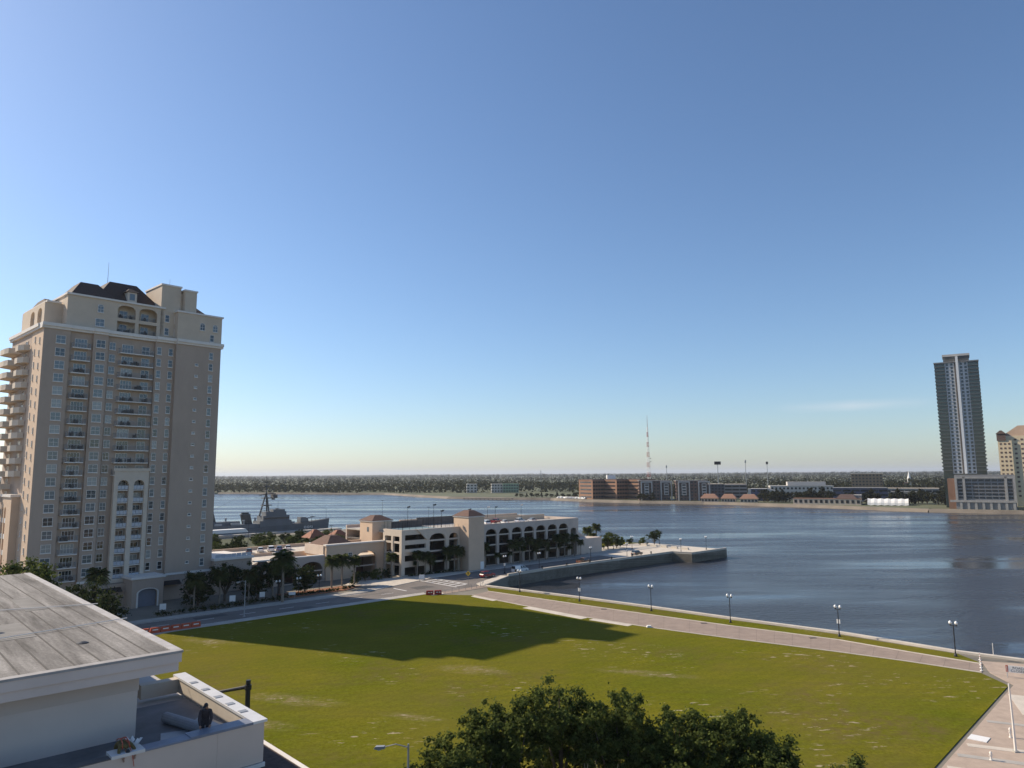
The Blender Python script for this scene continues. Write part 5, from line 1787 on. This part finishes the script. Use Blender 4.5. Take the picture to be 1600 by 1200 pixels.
put_palm(0, 'tall slim palm standing alone before the arcades', (-54.8, 173.5, 0), 1.42, 'street palms')
put_palm(1, 'tall palm in front of the cream frontispiece of the tower', (-86.5, 151.5, 0), 1.30, 'street palms')
for i, (s, p, sc, k) in enumerate(((49, 26, 1.0, 0), (53.5, 28.5, 1.0, 2), (56.5, 27.2, .92, 0), (51.5, 30.5, .95, 1))):
    put_palm(k, 'palm before the peach end block, %s from the hedge bend' % ORD[i], W(s, p, 0), sc, 'palms before the peach end block')
for i, (s, p, sc, k) in enumerate(((12, 21.5, .95, 2), (18, 22.5, 1.0, 0), (24.5, 21.5, .92, 2), (31, 22.5, .95, 1))):
    put_palm(k, 'dark shaded palm by the street hedge, %s from the tower gate' % ORD[i], W(s, p, 0), sc, 'shaded palms by the street hedge')
for i, (s, p, sc) in enumerate(((71.5, 31.5, .85), (78.0, 27.9, .88), (81.5, 28.4, .82), (84, 28.6, .7), (89.5, 28.4, .9), (92.3, 28.0, .95), (94.6, 28.6, .85), (105, 28.2, .92), (117.5, 28.4, .95), (121, 28.9, 1.0), (125, 28.2, .98), (129, 28.8, .9), (133, 28.4, .86), (138.5, 28.2, 1.0), (143, 28.7, 1.02), (148, 28.3, .95))):
    put_palm(i % 3, 'palm along the garage front, %s from the garage entrance' % ORD[i], W(s, p, 0), sc, 'palms along the garage front')
for i in range(12):
    put_palm((i + 1) % 3, 'low young palm under the garage arches, %s from the garage entrance' % ORD[i], W(78.5 + i * 5.9 + (9 if i > 2 else 0), 29.3, 0), rng.uniform(.5, .68), 'young palms under the garage arches')
for i, (x, y, sc) in enumerate(((29.5, 287, 1.05), (33.5, 291, 1.15), (31, 283, .8))):
    put_palm(i % 3, 'sunlit palm past the end of the garage, %s' % ('left one', 'tallest one', 'short one')[i], (x, y, 0), sc, 'palms past the end of the garage')

# far bank: single trees near the shore, then the woods as one mass
FART = [tree_meshes(11, 6.5, 700, 1.5, 'leaffar', 40, .1), tree_meshes(10, 7, 700, 1.5, 'leaffar', 40, .08), tree_meshes(12, 5.8, 700, 1.5, 'leaffar', 36, .1)]
i = 0
for (ax, ay), (bx, by), n_ in (((252, 742), (290, 692), 10), ((268, 752), (318, 700), 9), ((318, 684), (350, 660), 7), ((352, 676), (404, 640), 10), ((372, 690), (430, 660), 8)):
    for k in range(n_):
        f = (k + .5) / n_
        put_tree(FART[i % 3], 'shore_tree', 'round tree on the far bank, %s along the shore from the pavilions' % nth(i), (ax + (bx - ax) * f + rng.uniform(-6, 6), ay + (by - ay) * f + rng.uniform(-8, 8), -.6), i, rng.uniform(.9, 1.3), 'trees on the far bank')
        i += 1
for i, (x, y) in enumerate(((140, 792), (147, 789), (153, 786))):
    put_tree(FART[i % 3], 'shore_tree', 'small tree between the brick office and portal apartments, %s' % ('left one', 'middle one', 'right one')[i], (x, y, -.6), i, .8, 'trees beside the brick office')
for i in range(12):
    x = 5 + i * 6.4
    put_tree(FART[i % 3], 'beach_tree', 'low tree on the far beach park, %s from the jetty' % ORD[i], (x, 935 - i * 4.0 + rng.uniform(-4, 14), -.6), i, rng.uniform(.45, .6), 'trees in the far beach park')


def shore_depth(px):
    t = (px - 800) / 1110
    best = None
    for (ax, ay), (bx, by) in zip(FARSHORE, FARSHORE[1:]):
        fa_, fb_ = ax - t * ay, bx - t * by
        if (fa_ <= 0 <= fb_) or (fb_ <= 0 <= fa_):
            f = fa_ / (fa_ - fb_) if fa_ != fb_ else 0
            best = ay + (by - ay) * f
    return best or 1300


cen, rad = [], []
for mult in (1.0, 1.015, 1.035, 1.06, 1.1, 1.15, 1.22, 1.32, 1.5, 1.8, 2.2, 2.8, 3.6, 4.8, 6.5, 9):
    px = -330
    while px < 1960:
        sd = shore_depth(px)
        if px < 560:
            st_ = sd + 12
        elif px < 650:
            st_ = max(sd + 70, 1190)
        elif px < 900:
            st_ = 1185
        elif px < 1090:
            st_ = 930
        elif px < 1330:
            st_ = 930
        else:
            st_ = 960
        Y = st_ * mult + rng.uniform(-8, 8)
        h = rng.uniform(13, 18) + 3.5 * math.sin(px * .011 + mult * 5) + 2 * math.sin(px * .037 + mult * 11) + (3 if rng.random() < .06 else 0)
        r_ = rng.uniform(5, 8) * (1 if mult < 1.4 else 1.7 if mult < 3 else 3.5)
        h *= 1.0 if mult < 3 else 1.25
        x = (px - 800) / 1110 * Y
        for c in range(4):
            cen.append((x + rng.uniform(-.6, .6) * r_, Y + rng.uniform(-.6, .6) * r_, -.6 + h * (.3, .5, .68, .78)[c] * rng.uniform(.9, 1.05)))
            rad.append(r_ * (.85, .8, .6, .45)[c])
        px += (r_ * 1.5) / Y * 1110
cen, rad = np.array(cen), np.array(rad)
wood = link('woodland', np_quads('woodland', leaf_quads(cen, rad, len(cen) * 15, 5.2, 1.0, .75, .12), 'leaffar'))
wood['kind'] = 'stuff'
tag(wood, 'dark wooded skyline stretching along the whole far bank', 'woods')


# ------------------------------------------------------------------ street furniture
def globe_lamp(name, label, x, y, h=5.3, banner=False, rz=0.0, group=None):
    t = thing(name, label, 'lamp post', (x, y, .05), rz, group)
    MB().lathe([(.26, 0), (.26, .25), (.14, .55), (.085, .9), (.075, h - .9), (.11, h - .85), (.07, h - .75), (.05, h - .6)], k=8).build('pole', 'black', t)
    ar_ = MB()
    ar_.tube((-.42, 0, h - .72), (.42, 0, h - .72), .05, k=6)
    for s in (-1, 1):
        ar_.tube((s * .42, 0, h - .74), (s * .42, 0, h - .52), .09, .13, 8)
    ar_.build('cross_arm', 'black', t)
    for s in (-1, 1):
        g_ = MB().lathe([(.12, 0), (.24, .14), (.25, .3), (.16, .48), (.03, .58)], (s * .42, 0, h - .52), 10).build('globe', 'globe', t, True)
    if banner:
        MB().box(-.3, .3, -.04, .04, h * .42, h * .42 + .75).build('notice_board', 'white', t)


for i, (x, y, b) in enumerate(((1.6, 186.0, 0), (15.5, 172.1, 1), (30.0, 159.7, 0), (43.4, 147.1, 0), (59.4, 134.4, 1), (71.6, 119.8, 0))):
    globe_lamp('globe_lamp', 'black twin-globe lamp on the grassy waterside verge, %s from the corner fence' % ORD[i], x, y, 5.6, b, -.7, 'lamps along the waterside path')
for i, ((s, p), b) in enumerate((((100.5, 14.0), 1), ((113.5, 12.2), 0), ((137.5, 11.6), 0), ((156.7, 11.3), 1))):
    globe_lamp('globe_lamp', 'black twin-globe lamp along the quay road, %s from the corner' % ORD[i], *W(s, p), 5.3, b, GRID, 'lamps along the quay road')
for i, (s, p, b) in enumerate(((180.9, 27.6, 0), (206 - 1, 31.7, 1), (185.6, 8.2, 0), (200.2, 6.4, 0), (176, 33, 0))):
    globe_lamp('globe_lamp', 'black twin-globe lamp on the pier plaza, ' + ('middle of the plaza', 'at the back edge', 'beside the inner quay corner', 'nearest the pier tip', 'beside the shrubs')[i], *W(s, p), 5.2, b, GRID, 'lamps on the pier plaza')
for i, (s, p) in enumerate(((43.0, 21.6), (37, 21.0), (31, 19.8))):
    globe_lamp('globe_lamp', 'twin-globe lamp half hidden before the arcades, %s from the bend' % ORD[i], *W(s, p), 4.6, 0, GRID, 'lamps before the arcades')


def cobra(label, x, y, h, arm, rz, mat='greymetal'):
    t = thing('street_lamp', label, 'street lamp', (x, y, 0), rz, 'cobra-head street lamps')
    MB().path([(0, 0, 0), (0, 0, h * .6), (0, 0, h)], [.13, .1, .075], 8).build('pole', mat, t)
    MB().path([(0, 0, h - .25), (-arm * .5, 0, h - .05), (-arm, 0, h - .3)], [.05, .045, .04], 6).build('arm', mat, t)
    MB().side([(-arm + .15, h - .38), (-arm - .35, h - .48), (-arm - .75, h - .42), (-arm - .6, h - .25), (-arm + .1, h - .2)], -.16, .16).build('lamp_head', mat, t)
    MB().lathe([(.12, 0), (.18, .06), (.12, .12)], (-arm - .35, 0, h - .54), 8).build('lens', 'globe', t)
    MB().box(-.22, .22, -.22, .22, 0, .25).build('base', mat, t)


cobra('slim grey street lamp with cobra head beside the clump of trees', -8.3, 58.6, 9.1, 2.0, -.1, 'greymetal')
cobra('grey street lamp on the shaded pavement before the arcades', -57.6, 156.8, 7.6, 1.2, .2)
cobra('grey street lamp at the roof edge before the tower', -88.3, 155.5, 7.6, -1.1, -.2)
pl = thing('bare_pole', 'pale bare metal pole on the brick plaza', 'pole', (53.7, 80.5, .05))
MB().path([(0, 0, 0), (-.02, 0, 3), (-.1, 0, 7.0)], [.14, .11, .08], 8).build('pole', 'trim', pl)
MB().box(-.25, .25, -.25, .25, 0, .12).build('base', 'concrete', pl)
for x, y, h, lb in ((56.0, 84.6, 1.1, 'short pale post standing behind the bare pole on the plaza'), (49.6, 78.3, .9, 'stubby pale hydrant on the brick plaza before the bare pole')):
    t = thing('hydrant', lb, 'hydrant', (x, y, .05))
    MB().lathe([(.16, 0), (.16, .08), (.1, .12), (.1, h * .7), (.14, h * .74), (.12, h * .88), (.03, h)], k=10).build('body', 'trim', t)
    MB().tube((-.18, 0, h * .55), (.18, 0, h * .55), .05, k=8).build('nozzle', 'trim', t)
# signal masts below the terrace
for x, y, h, rz, lb in ((-28.8, 80.4, 8.0, math.pi - .15, 'thick black signal post with side arm behind the terrace'), (-21.5, 62.5, 6.7, -.3, 'black signal arm reaching out under the canopy corner')):
    t = thing('signal_mast', lb, 'signal mast', (x, y, 0), rz)
    MB().path([(0, 0, 0), (0, 0, h)], [.3, .26], 10).build('post', 'black', t)
    MB().lathe([(.36, 0), (.36, .5)], (0, 0, h - 1.0), 10).build('collar', 'black', t)
    MB().path([(0, 0, h - .7), (5.0, 0, h - 1.7)], [.2, .14], 8).build('arm', 'black', t)
# delineators, barricade, corner fence, barriers, signs
for i in range(5):
    t = thing('delineator_post', 'white flexible marker post across the path end, %s from the lawn' % ORD[i], 'post', (70.4 + i * .95, 111.6 + i * 1.55, .06), 0, 'marker posts across the path end')
    MB().lathe([(.2, 0), (.2, .06), (.055, .1), (.05, 1.1), (.02, 1.14)], k=8).build('post', 'white', t)
    MB().lathe([(.062, 0), (.062, .12)], (0, 0, .85), 8).build('reflector', 'orange', t)
for i, (x, y) in enumerate(((77.6, 119.6), (82.5, 116.4))):
    t = thing('rail_post', 'thin white post at the water edge, %s' % ('left one', 'right one')[i], 'post', (x, y, .3))
    MB().path([(0, 0, 0), (0, 0, 1.9)], [.06, .05], 6).build('post', 'trim', t)
bc = thing('road_barricade', 'white road-closed barricade with orange end stripes on the plaza', 'barricade', (73.2, 107.6, .06), -.55)
MB().box(-1.2, 1.2, -.03, .03, .7, 1.65).build('board', 'white', bc)
for x in (-1.35, 1.35):
    MB().box(x - .14, x + .14, -.04, .04, .7, 1.65).build('end_stripe', 'orange', bc)
    MB().tube((x, -.5, 0), (x, 0, 1.6), .04, k=5).build('leg', 'greymetal', bc)
    MB().tube((x, .5, 0), (x, 0, 1.6), .04, k=5).build('leg', 'greymetal', bc)
for i, w_ in enumerate(('ROAD', 'CLOSED')):
    cv = bpy.data.curves.new('lettering', 'FONT')
    cv.body, cv.size, cv.extrude, cv.align_x = w_, .48, .004, 'CENTER'
    cv.materials.append(M['black'])
    o = link_text('lettering', cv, bc, (0, -.036, 1.22 - i * .42))
    o.rotation_euler = (R(90), 0, 0)
pb = thing('pipe_barrier', 'low metal pipe barrier beside the barricade', 'barrier', (77.5, 108.2, .06), .75)
for z in (.5, .95):
    MB().tube((-3, 0, z), (3.4, 0, z), .06, k=6).build('rail', 'trim', pb)
for x in (-3, 0, 3.4):
    MB().tube((x, 0, 0), (x, 0, 1), .06, k=6).build('post', 'trim', pb)
fc = thing('post_fence', 'low post-and-rail fence curving round the street corner', 'fence', (0, 0, 0))
FP = [(-17.2, 183.6), (-15.6, 185.7), (-14.0, 187.8), (-12.4, 189.8), (-11.0, 191.8), (-9.8, 193.6), (-8.8, 195.4), (-8.4, 197.6), (-8.2, 200.4)]
for a in FP:
    MB().tube((*a, 0), (*a, 1.15), .05, k=6).build('post', 'railmetal', fc)
for a, b in zip(FP, FP[1:]):
    for z in (1.12, .62):
        MB().tube((*a, z), (*b, z), .028, k=5).build('rail', 'railmetal', fc)
for i, (x, y) in enumerate(((-20.9, 182.6), (-18.9, 183.0))):
    t = thing('plastic_barrier', 'dark red plastic barrier with white marks at the lawn tip, %s' % ('left one', 'right one')[i], 'barrier', (x, y, .1), .12, 'red barriers at the lawn tip')
    MB().side([(-.95, 0), (.95, 0), (.95, .25), (.85, 1.05), (-.85, 1.05), (-.95, .25)], -.22, .22).build('body', 'red', t)
    for q_ in (-.42, .2):
        MB().prism([(q_, -.235), (q_ + .38, -.235), (q_ + .38, -.222), (q_, -.222)], .5, .72).build('mark', 'white', t)
for i in range(6):
    s = -4.2 + i * 1.9
    t = thing('plastic_barrier', 'orange plastic barrier in the row on the shaded pavement, %s from the roof edge' % ORD[i], 'barrier', W(s, 1.2, .15), GRID, 'orange barriers on the pavement')
    MB().side([(-.9, 0), (.9, 0), (.9, .3), (.8, 1.0), (-.8, 1.0), (-.9, .3)], -.24, .24).build('body', 'orange', t)
    MB().box(-.5, .5, -.255, -.242, .5, .7).build('stripe', 'white', t)
sg = thing('warning_sign', 'yellow diamond warning sign on a post at the corner island', 'sign', (-12.2, 196.8, .16), -.1)
MB().tube((0, 0, 0), (0, 0, 3.6), .045, k=6).build('post', 'railmetal', sg)
MB().side([(0, 2.45), (.72, 3.17), (0, 3.89), (-.72, 3.17)], -.09, -.05).build('plate', 'yellow', sg)
MB().side([(-.1, 2.85), (.1, 2.85), (.1, 3.25), (.26, 3.25), (0, 3.55), (-.26, 3.25), (-.1, 3.25)], -.1, -.091).build('arrow', 'black', sg)
for i, (x, y, w_, h, lb) in enumerate(((-25.6, 203.8, 1.5, 1.5, 'white square notice on two posts at the garage apron'), (*W(5, 20.5), 1.3, 1.7, 'white panel sign in the dark hedge nearest the tower'), (*W(20, 19.8), 1.3, 1.8, 'white panel sign under the shaded palms'), (*W(27.5, 20.6), 1.2, 1.6, 'white panel sign beside the tall slim palm'), (*W(34, 18.3), 1.6, .9, 'low white sign at the hedge end by the bend'))):
    t = thing('panel_sign', lb, 'sign', (x, y, .1), .2 if i == 0 else GRID * .5)
    MB().box(-w_ / 2, w_ / 2, -.06, .06, .9, .9 + h * .75).build('panel', 'white', t)
    for q_ in (-w_ / 2 + .12, w_ / 2 - .12):
        MB().tube((q_, .09, 0), (q_, .09, 1.2), .05, k=6).build('post', 'railmetal', t)
for i in range(7):
    t = thing('mooring_bollard', 'black mooring bollard on the quay coping, %s from the corner' % ORD[i], 'bollard', W(101 + i * 11.3, 9.75, .765), 0, 'bollards on the quay')
    MB().lathe([(.3, 0), (.24, .1), (.2, .45), (.34, .55), (.34, .72), (.15, .8)], k=10).build('post', 'black', t)
for i in range(5):
    t = thing('concrete_block', 'pale concrete block on the pier edge, %s from the trees' % ORD[i], 'block', W(196 - i * .4, 33 - i * 5.2, .08), GRID + math.pi / 2, 'blocks on the pier edge')
    MB().side([(-1.6, 0), (1.6, 0), (1.35, .85), (-1.35, .85)], -.4, .4).build('block', 'palecon', t)
tag(MB().side([(-.5, .1), (.5, .1), (.35, .45), (-.35, .45)], -.3, .3).build('valve_box', 'white'), 'small white box lying on the lawn near the path', 'box').location = (26.4, 143.4, 0)


# ------------------------------------------------------------------ vehicles
def vehicle(kind):
    """Returns a dict of meshes for one kind of vehicle, nose towards +x."""
    P = {'sedan': dict(L=4.6, w=1.78, low=[(-2.3, .35), (2.3, .32), (2.32, .62), (2.2, .78), (1.0, .92), (-1.7, .95), (-2.28, .88)], cab=((-1.75, 1.0, .93), (-1.05, .35, 1.43)), wh=.32, ax=(1.42, -1.38)),
         'suv': dict(L=4.7, w=1.9, low=[(-2.3, .4), (2.35, .4), (2.38, .8), (2.2, 1.02), (1.1, 1.12), (-2.2, 1.14), (-2.34, .9)], cab=((-2.2, 1.15, 1.12), (-1.95, .45, 1.75)), wh=.37, ax=(1.45, -1.4)),
         'van': dict(L=5.6, w=2.0, low=[(-2.8, .4), (2.8, .4), (2.82, .85), (2.6, 1.12), (1.75, 1.25), (-2.78, 1.25)], cab=((-2.78, 1.85, 1.25), (-2.7, 1.15, 2.1)), wh=.36, ax=(1.85, -1.7)),
         'pickup': dict(L=5.6, w=1.95, low=[(-2.8, .5), (2.8, .45), (2.82, .95), (2.6, 1.1), (1.3, 1.18), (-2.78, 1.12)], cab=((-.75, 1.35, 1.15), (-.55, .7, 1.82)), wh=.39, ax=(1.8, -1.7))}[kind]
    hw = P['w'] / 2
    body = MB()
    low = P['low']
    k = len(low)
    vs = []
    for y, sx, inset in ((-hw, .985, .05), (-hw + .12, 1, 0), (hw - .12, 1, 0), (hw, .985, .05)):
        for x, z in low:
            vs.append((x * sx, y, z + (inset if z < .5 else -inset)))
    fs = [tuple(range(k)), tuple(range(3 * k, 4 * k))[::-1]]
    for r_ in range(3):
        fs += [(r_ * k + i, (r_ + 1) * k + i, (r_ + 1) * k + (i + 1) % k, r_ * k + (i + 1) % k) for i in range(k)]
    body.add(vs, fs)
    (xa, xb, z0), (ta, tb_, z1) = P['cab']
    g_ = MB()
    wb0, wt = hw - .07, hw - .26
    g_.add([(xa, -wb0, z0), (xb, -wb0, z0), (xb, wb0, z0), (xa, wb0, z0), (ta, -wt, z1), (tb_, -wt, z1), (tb_, wt, z1), (ta, wt, z1)], [(4, 5, 6, 7), (0, 1, 5, 4), (1, 2, 6, 5), (2, 3, 7, 6), (3, 0, 4, 7)])
    rf_ = MB()
    rf_.add([(ta - .03, -wt - .02, z1 - .02), (tb_ + .03, -wt - .02, z1 - .02), (tb_ + .03, wt + .02, z1 - .02), (ta - .03, wt + .02, z1 - .02), (ta + .08, -wt + .06, z1 + .05), (tb_ - .08, -wt + .06, z1 + .05), (tb_ - .08, wt - .06, z1 + .05), (ta + .08, wt - .06, z1 + .05)],
            [(0, 3, 2, 1), (4, 5, 6, 7), (0, 1, 5, 4), (1, 2, 6, 5), (2, 3, 7, 6), (3, 0, 4, 7)])
    for f in ((0, .45, .98) if kind != 'van' else (0, .72, .98)):      # pillars
        x0, x1 = xa + (xb - xa) * f, ta + (tb_ - ta) * f
        for s in (-1, 1):
            rf_.add([(x0 - .05, s * (wb0 + .012), z0), (x0 + .05, s * (wb0 + .012), z0), (x1 + .05, s * (wt + .012), z1), (x1 - .05, s * (wt + .012), z1)], [(0, 1, 2, 3)])
    if kind == 'van':
        for s in (-1, 1):
            x0, x1 = xa + (xb - xa) * .02, xa + (xb - xa) * .5
            rf_.add([(x0, s * (wb0 + .014), z0), (x1, s * (wb0 + .014), z0), (x1, s * (wt + .02), z1), (x0 + .06, s * (wt + .02), z1)], [(0, 1, 2, 3)])
    if kind == 'pickup':
        for s in (-1, 1):
            body.box(-2.75, -.8, s * hw - (.1 if s > 0 else 0), s * hw + (0 if s > 0 else .1), 1.1, 1.35)
    tyre = MB().tube((0, -.11, 0), (0, .11, 0), P['wh'], k=14).mesh('tyre', 'tyre')
    rim = MB().tube((0, -.12, 0), (0, .12, 0), P['wh'] * .6, k=10).mesh('rim', 'chrome')
    hl_ = MB().box(P['L'] / 2 - .04, P['L'] / 2 + .045, -.16, .16, .66, .8).mesh('headlight', 'globe')
    tl = MB().box(-P['L'] / 2 - .03, -P['L'] / 2 + .06, -.14, .14, .75, .95).mesh('tail_light', 'red')
    return dict(body=body.mesh('body', 'white'), glass=g_.mesh('cabin_glass', 'glass'), roof=rf_.mesh('roof', 'white'), tyre=tyre, rim=rim, hl=hl_, tl=tl, P=P)


KINDS_ = {k: vehicle(k) for k in ('sedan', 'suv', 'van', 'pickup')}
PAINTS = {}


def put_vehicle(kind, label, loc, rz, col, group=None):
    d = KINDS_[kind]
    key = tuple(col)
    if key not in PAINTS:
        PAINTS[key] = paint('car_paint_%d' % len(PAINTS), col)
    t = thing({'sedan': 'parked_car', 'suv': 'parked_car', 'van': 'parked_van', 'pickup': 'parked_truck'}[kind], label, {'sedan': 'car', 'suv': 'car', 'van': 'van', 'pickup': 'truck'}[kind], loc, rz, group)
    for nm in ('body', 'roof'):
        o = link(nm, d[nm], t)
        o.material_slots[0].link = 'OBJECT'
        o.material_slots[0].material = PAINTS[key]
    link('cabin_glass', d['glass'], t)
    hw = d['P']['w'] / 2
    for ax in d['P']['ax']:
        for s in (-1, 1):
            w_ = link('wheel', d['tyre'], t, (ax, s * (hw - .08), d['P']['wh']))
            link('rim', d['rim'], w_)
    for s in (-1, 1):
        link('headlight', d['hl'], t, (0, s * (hw - .3), 0))
        link('tail_light', d['tl'], t, (0, s * (hw - .25), 0))


WHT, SIL, BLK, RED, BLU = (.75, .75, .74), (.42, .43, .44), (.015, .015, .017), (.22, .012, .018), (.05, .09, .22)
put_vehicle('suv', 'dark red hatchback parked at the foot of the quay wall', W(91.4, 11.6, .02), GRID, RED)
put_vehicle('van', 'white van parked on the quay road beside the coping', W(105.5, 12.6, .02), GRID, WHT)
put_vehicle('pickup', 'brown pickup truck parked on the quay road', W(135, 12.6, .02), GRID, (.17, .085, .05))
put_vehicle('suv', 'black car parked at the pier end of the quay road', W(166, 14.0, .08), GRID, BLK)
for i, (s, p, c, kd, lb) in enumerate(((45.3, 71, BLK, 'sedan', 'black car at the tower end of the roof parking row'), (49.4, 72, WHT, 'sedan', 'white car beside the black one on the low parking roof'), (52.4, 71, WHT, 'suv', 'white sport utility car, middle of the low roof row'), (55.4, 71.5, BLU, 'sedan', 'blue car on the low parking roof'), (58.6, 72, WHT, 'sedan', 'white car right of the blue one on the low roof'),
                                      (66.2, 71, WHT, 'suv', 'white car parked alone in the middle of the low parking roof'), (67.4, 62.5, WHT, 'sedan', 'white car behind the brown hipped roof of the end block'), (71.6, 66, WHT, 'suv', 'white car beside the peach stair tower'), (71.0, 71, BLK, 'sedan', 'black car behind the white one at the peach stair tower'))):
    put_vehicle(kd, lb, W(s, p, 6.1), GRID + 1.2, c, 'cars on the low parking roof')
for i, (s, p, c, kd, lb) in enumerate(((113.5, 37.5, WHT, 'suv', 'white car on the garage roof just right of the stair tower'), (120.5, 40.5, (.33, .02, .02), 'pickup', 'bright red truck on the garage roof'), (121.0, 36.5, WHT, 'sedan', 'white car in front of the red truck on the garage roof'), (128.5, 36.6, WHT, 'suv', 'white car on the garage roof right of the red truck'), (135, 37, SIL, 'sedan', 'silver car on the garage roof toward the river end'), (117, 42, BLK, 'sedan', 'black car behind the red truck on the garage roof'))):
    put_vehicle(kd, lb, W(s, p, ZT - .9), GRID + (.3 if i % 2 else 1.2), c, 'cars on the garage roof')
tiny = MB().box(-2.2, 2.2, -.9, .9, .2, .9).add([(-1.6, -.8, .9), (1.1, -.8, .9), (1.1, .8, .9), (-1.6, .8, .9), (-1.1, -.65, 1.5), (.6, -.65, 1.5), (.6, .65, 1.5), (-1.1, .65, 1.5)], [(4, 5, 6, 7), (0, 1, 5, 4), (1, 2, 6, 5), (2, 3, 7, 6), (3, 0, 4, 7)]).mesh('distant_car', 'white')
for i in range(30):
    o = link('distant_car', tiny, None, (58 + (i % 15) * 2.0 + rng.uniform(-1, 1), 892 - (i % 15) * 2.6 + (i // 15) * 9 + rng.uniform(-1, 1), -.55), rng.uniform(0, 3))
    tag(o, 'tiny pale car in the crowded lot left of the brick office', 'car', 'cars in the far riverside lot')
    o.scale = (1.2, 1.2, 1.3)
# small tiled kiosks behind the roof parking
for i, (x, y, w_, lb) in enumerate(((-83, 303, 7, 'small kiosk with rust-red hipped roof behind the riverside trees'), (-72.5, 300, 8, 'larger rust-roofed kiosk nearest the peach stair tower'), (-66, 312, 6, 'rust-roofed kiosk half hidden behind the others'))):
    t = thing('kiosk', lb, 'kiosk', (x, y, 0), GRID, 'rust-roofed kiosks')
    MB().box(-w_ / 2, w_ / 2, -3, 3, 0, 4.2).build('wall', 'peach', t)
    MB().hip(-w_ / 2 - .8, w_ / 2 + .8, -3.8, 3.8, 4.202, 7.4, .15).build('roof', 'rooftile', t)

# ------------------------------------------------------------------ thin haze over the river
hz = bpy.data.materials.new('river_haze')
hz.use_nodes = True
hn = hz.node_tree.nodes
for nd in list(hn):
    if nd.type != 'OUTPUT_MATERIAL':
        hn.remove(nd)
pv_ = hn.new('ShaderNodeVolumePrincipled')
pv_.inputs['Color'].default_value = (0.86, 0.92, 1.0, 1)
pv_.inputs['Density'].default_value = 0.00005
pv_.inputs['Anisotropy'].default_value = 0.2
hz.node_tree.links.new(pv_.outputs[0], hn['Material Output'].inputs['Volume'])
hb_ = MB().box(-43000, 43000, -3000, 47000, -9.5, 150).build('haze', hz)
hb_['kind'] = 'stuff'
tag(hb_, 'thin pale haze lying over the river and far bank', 'haze')
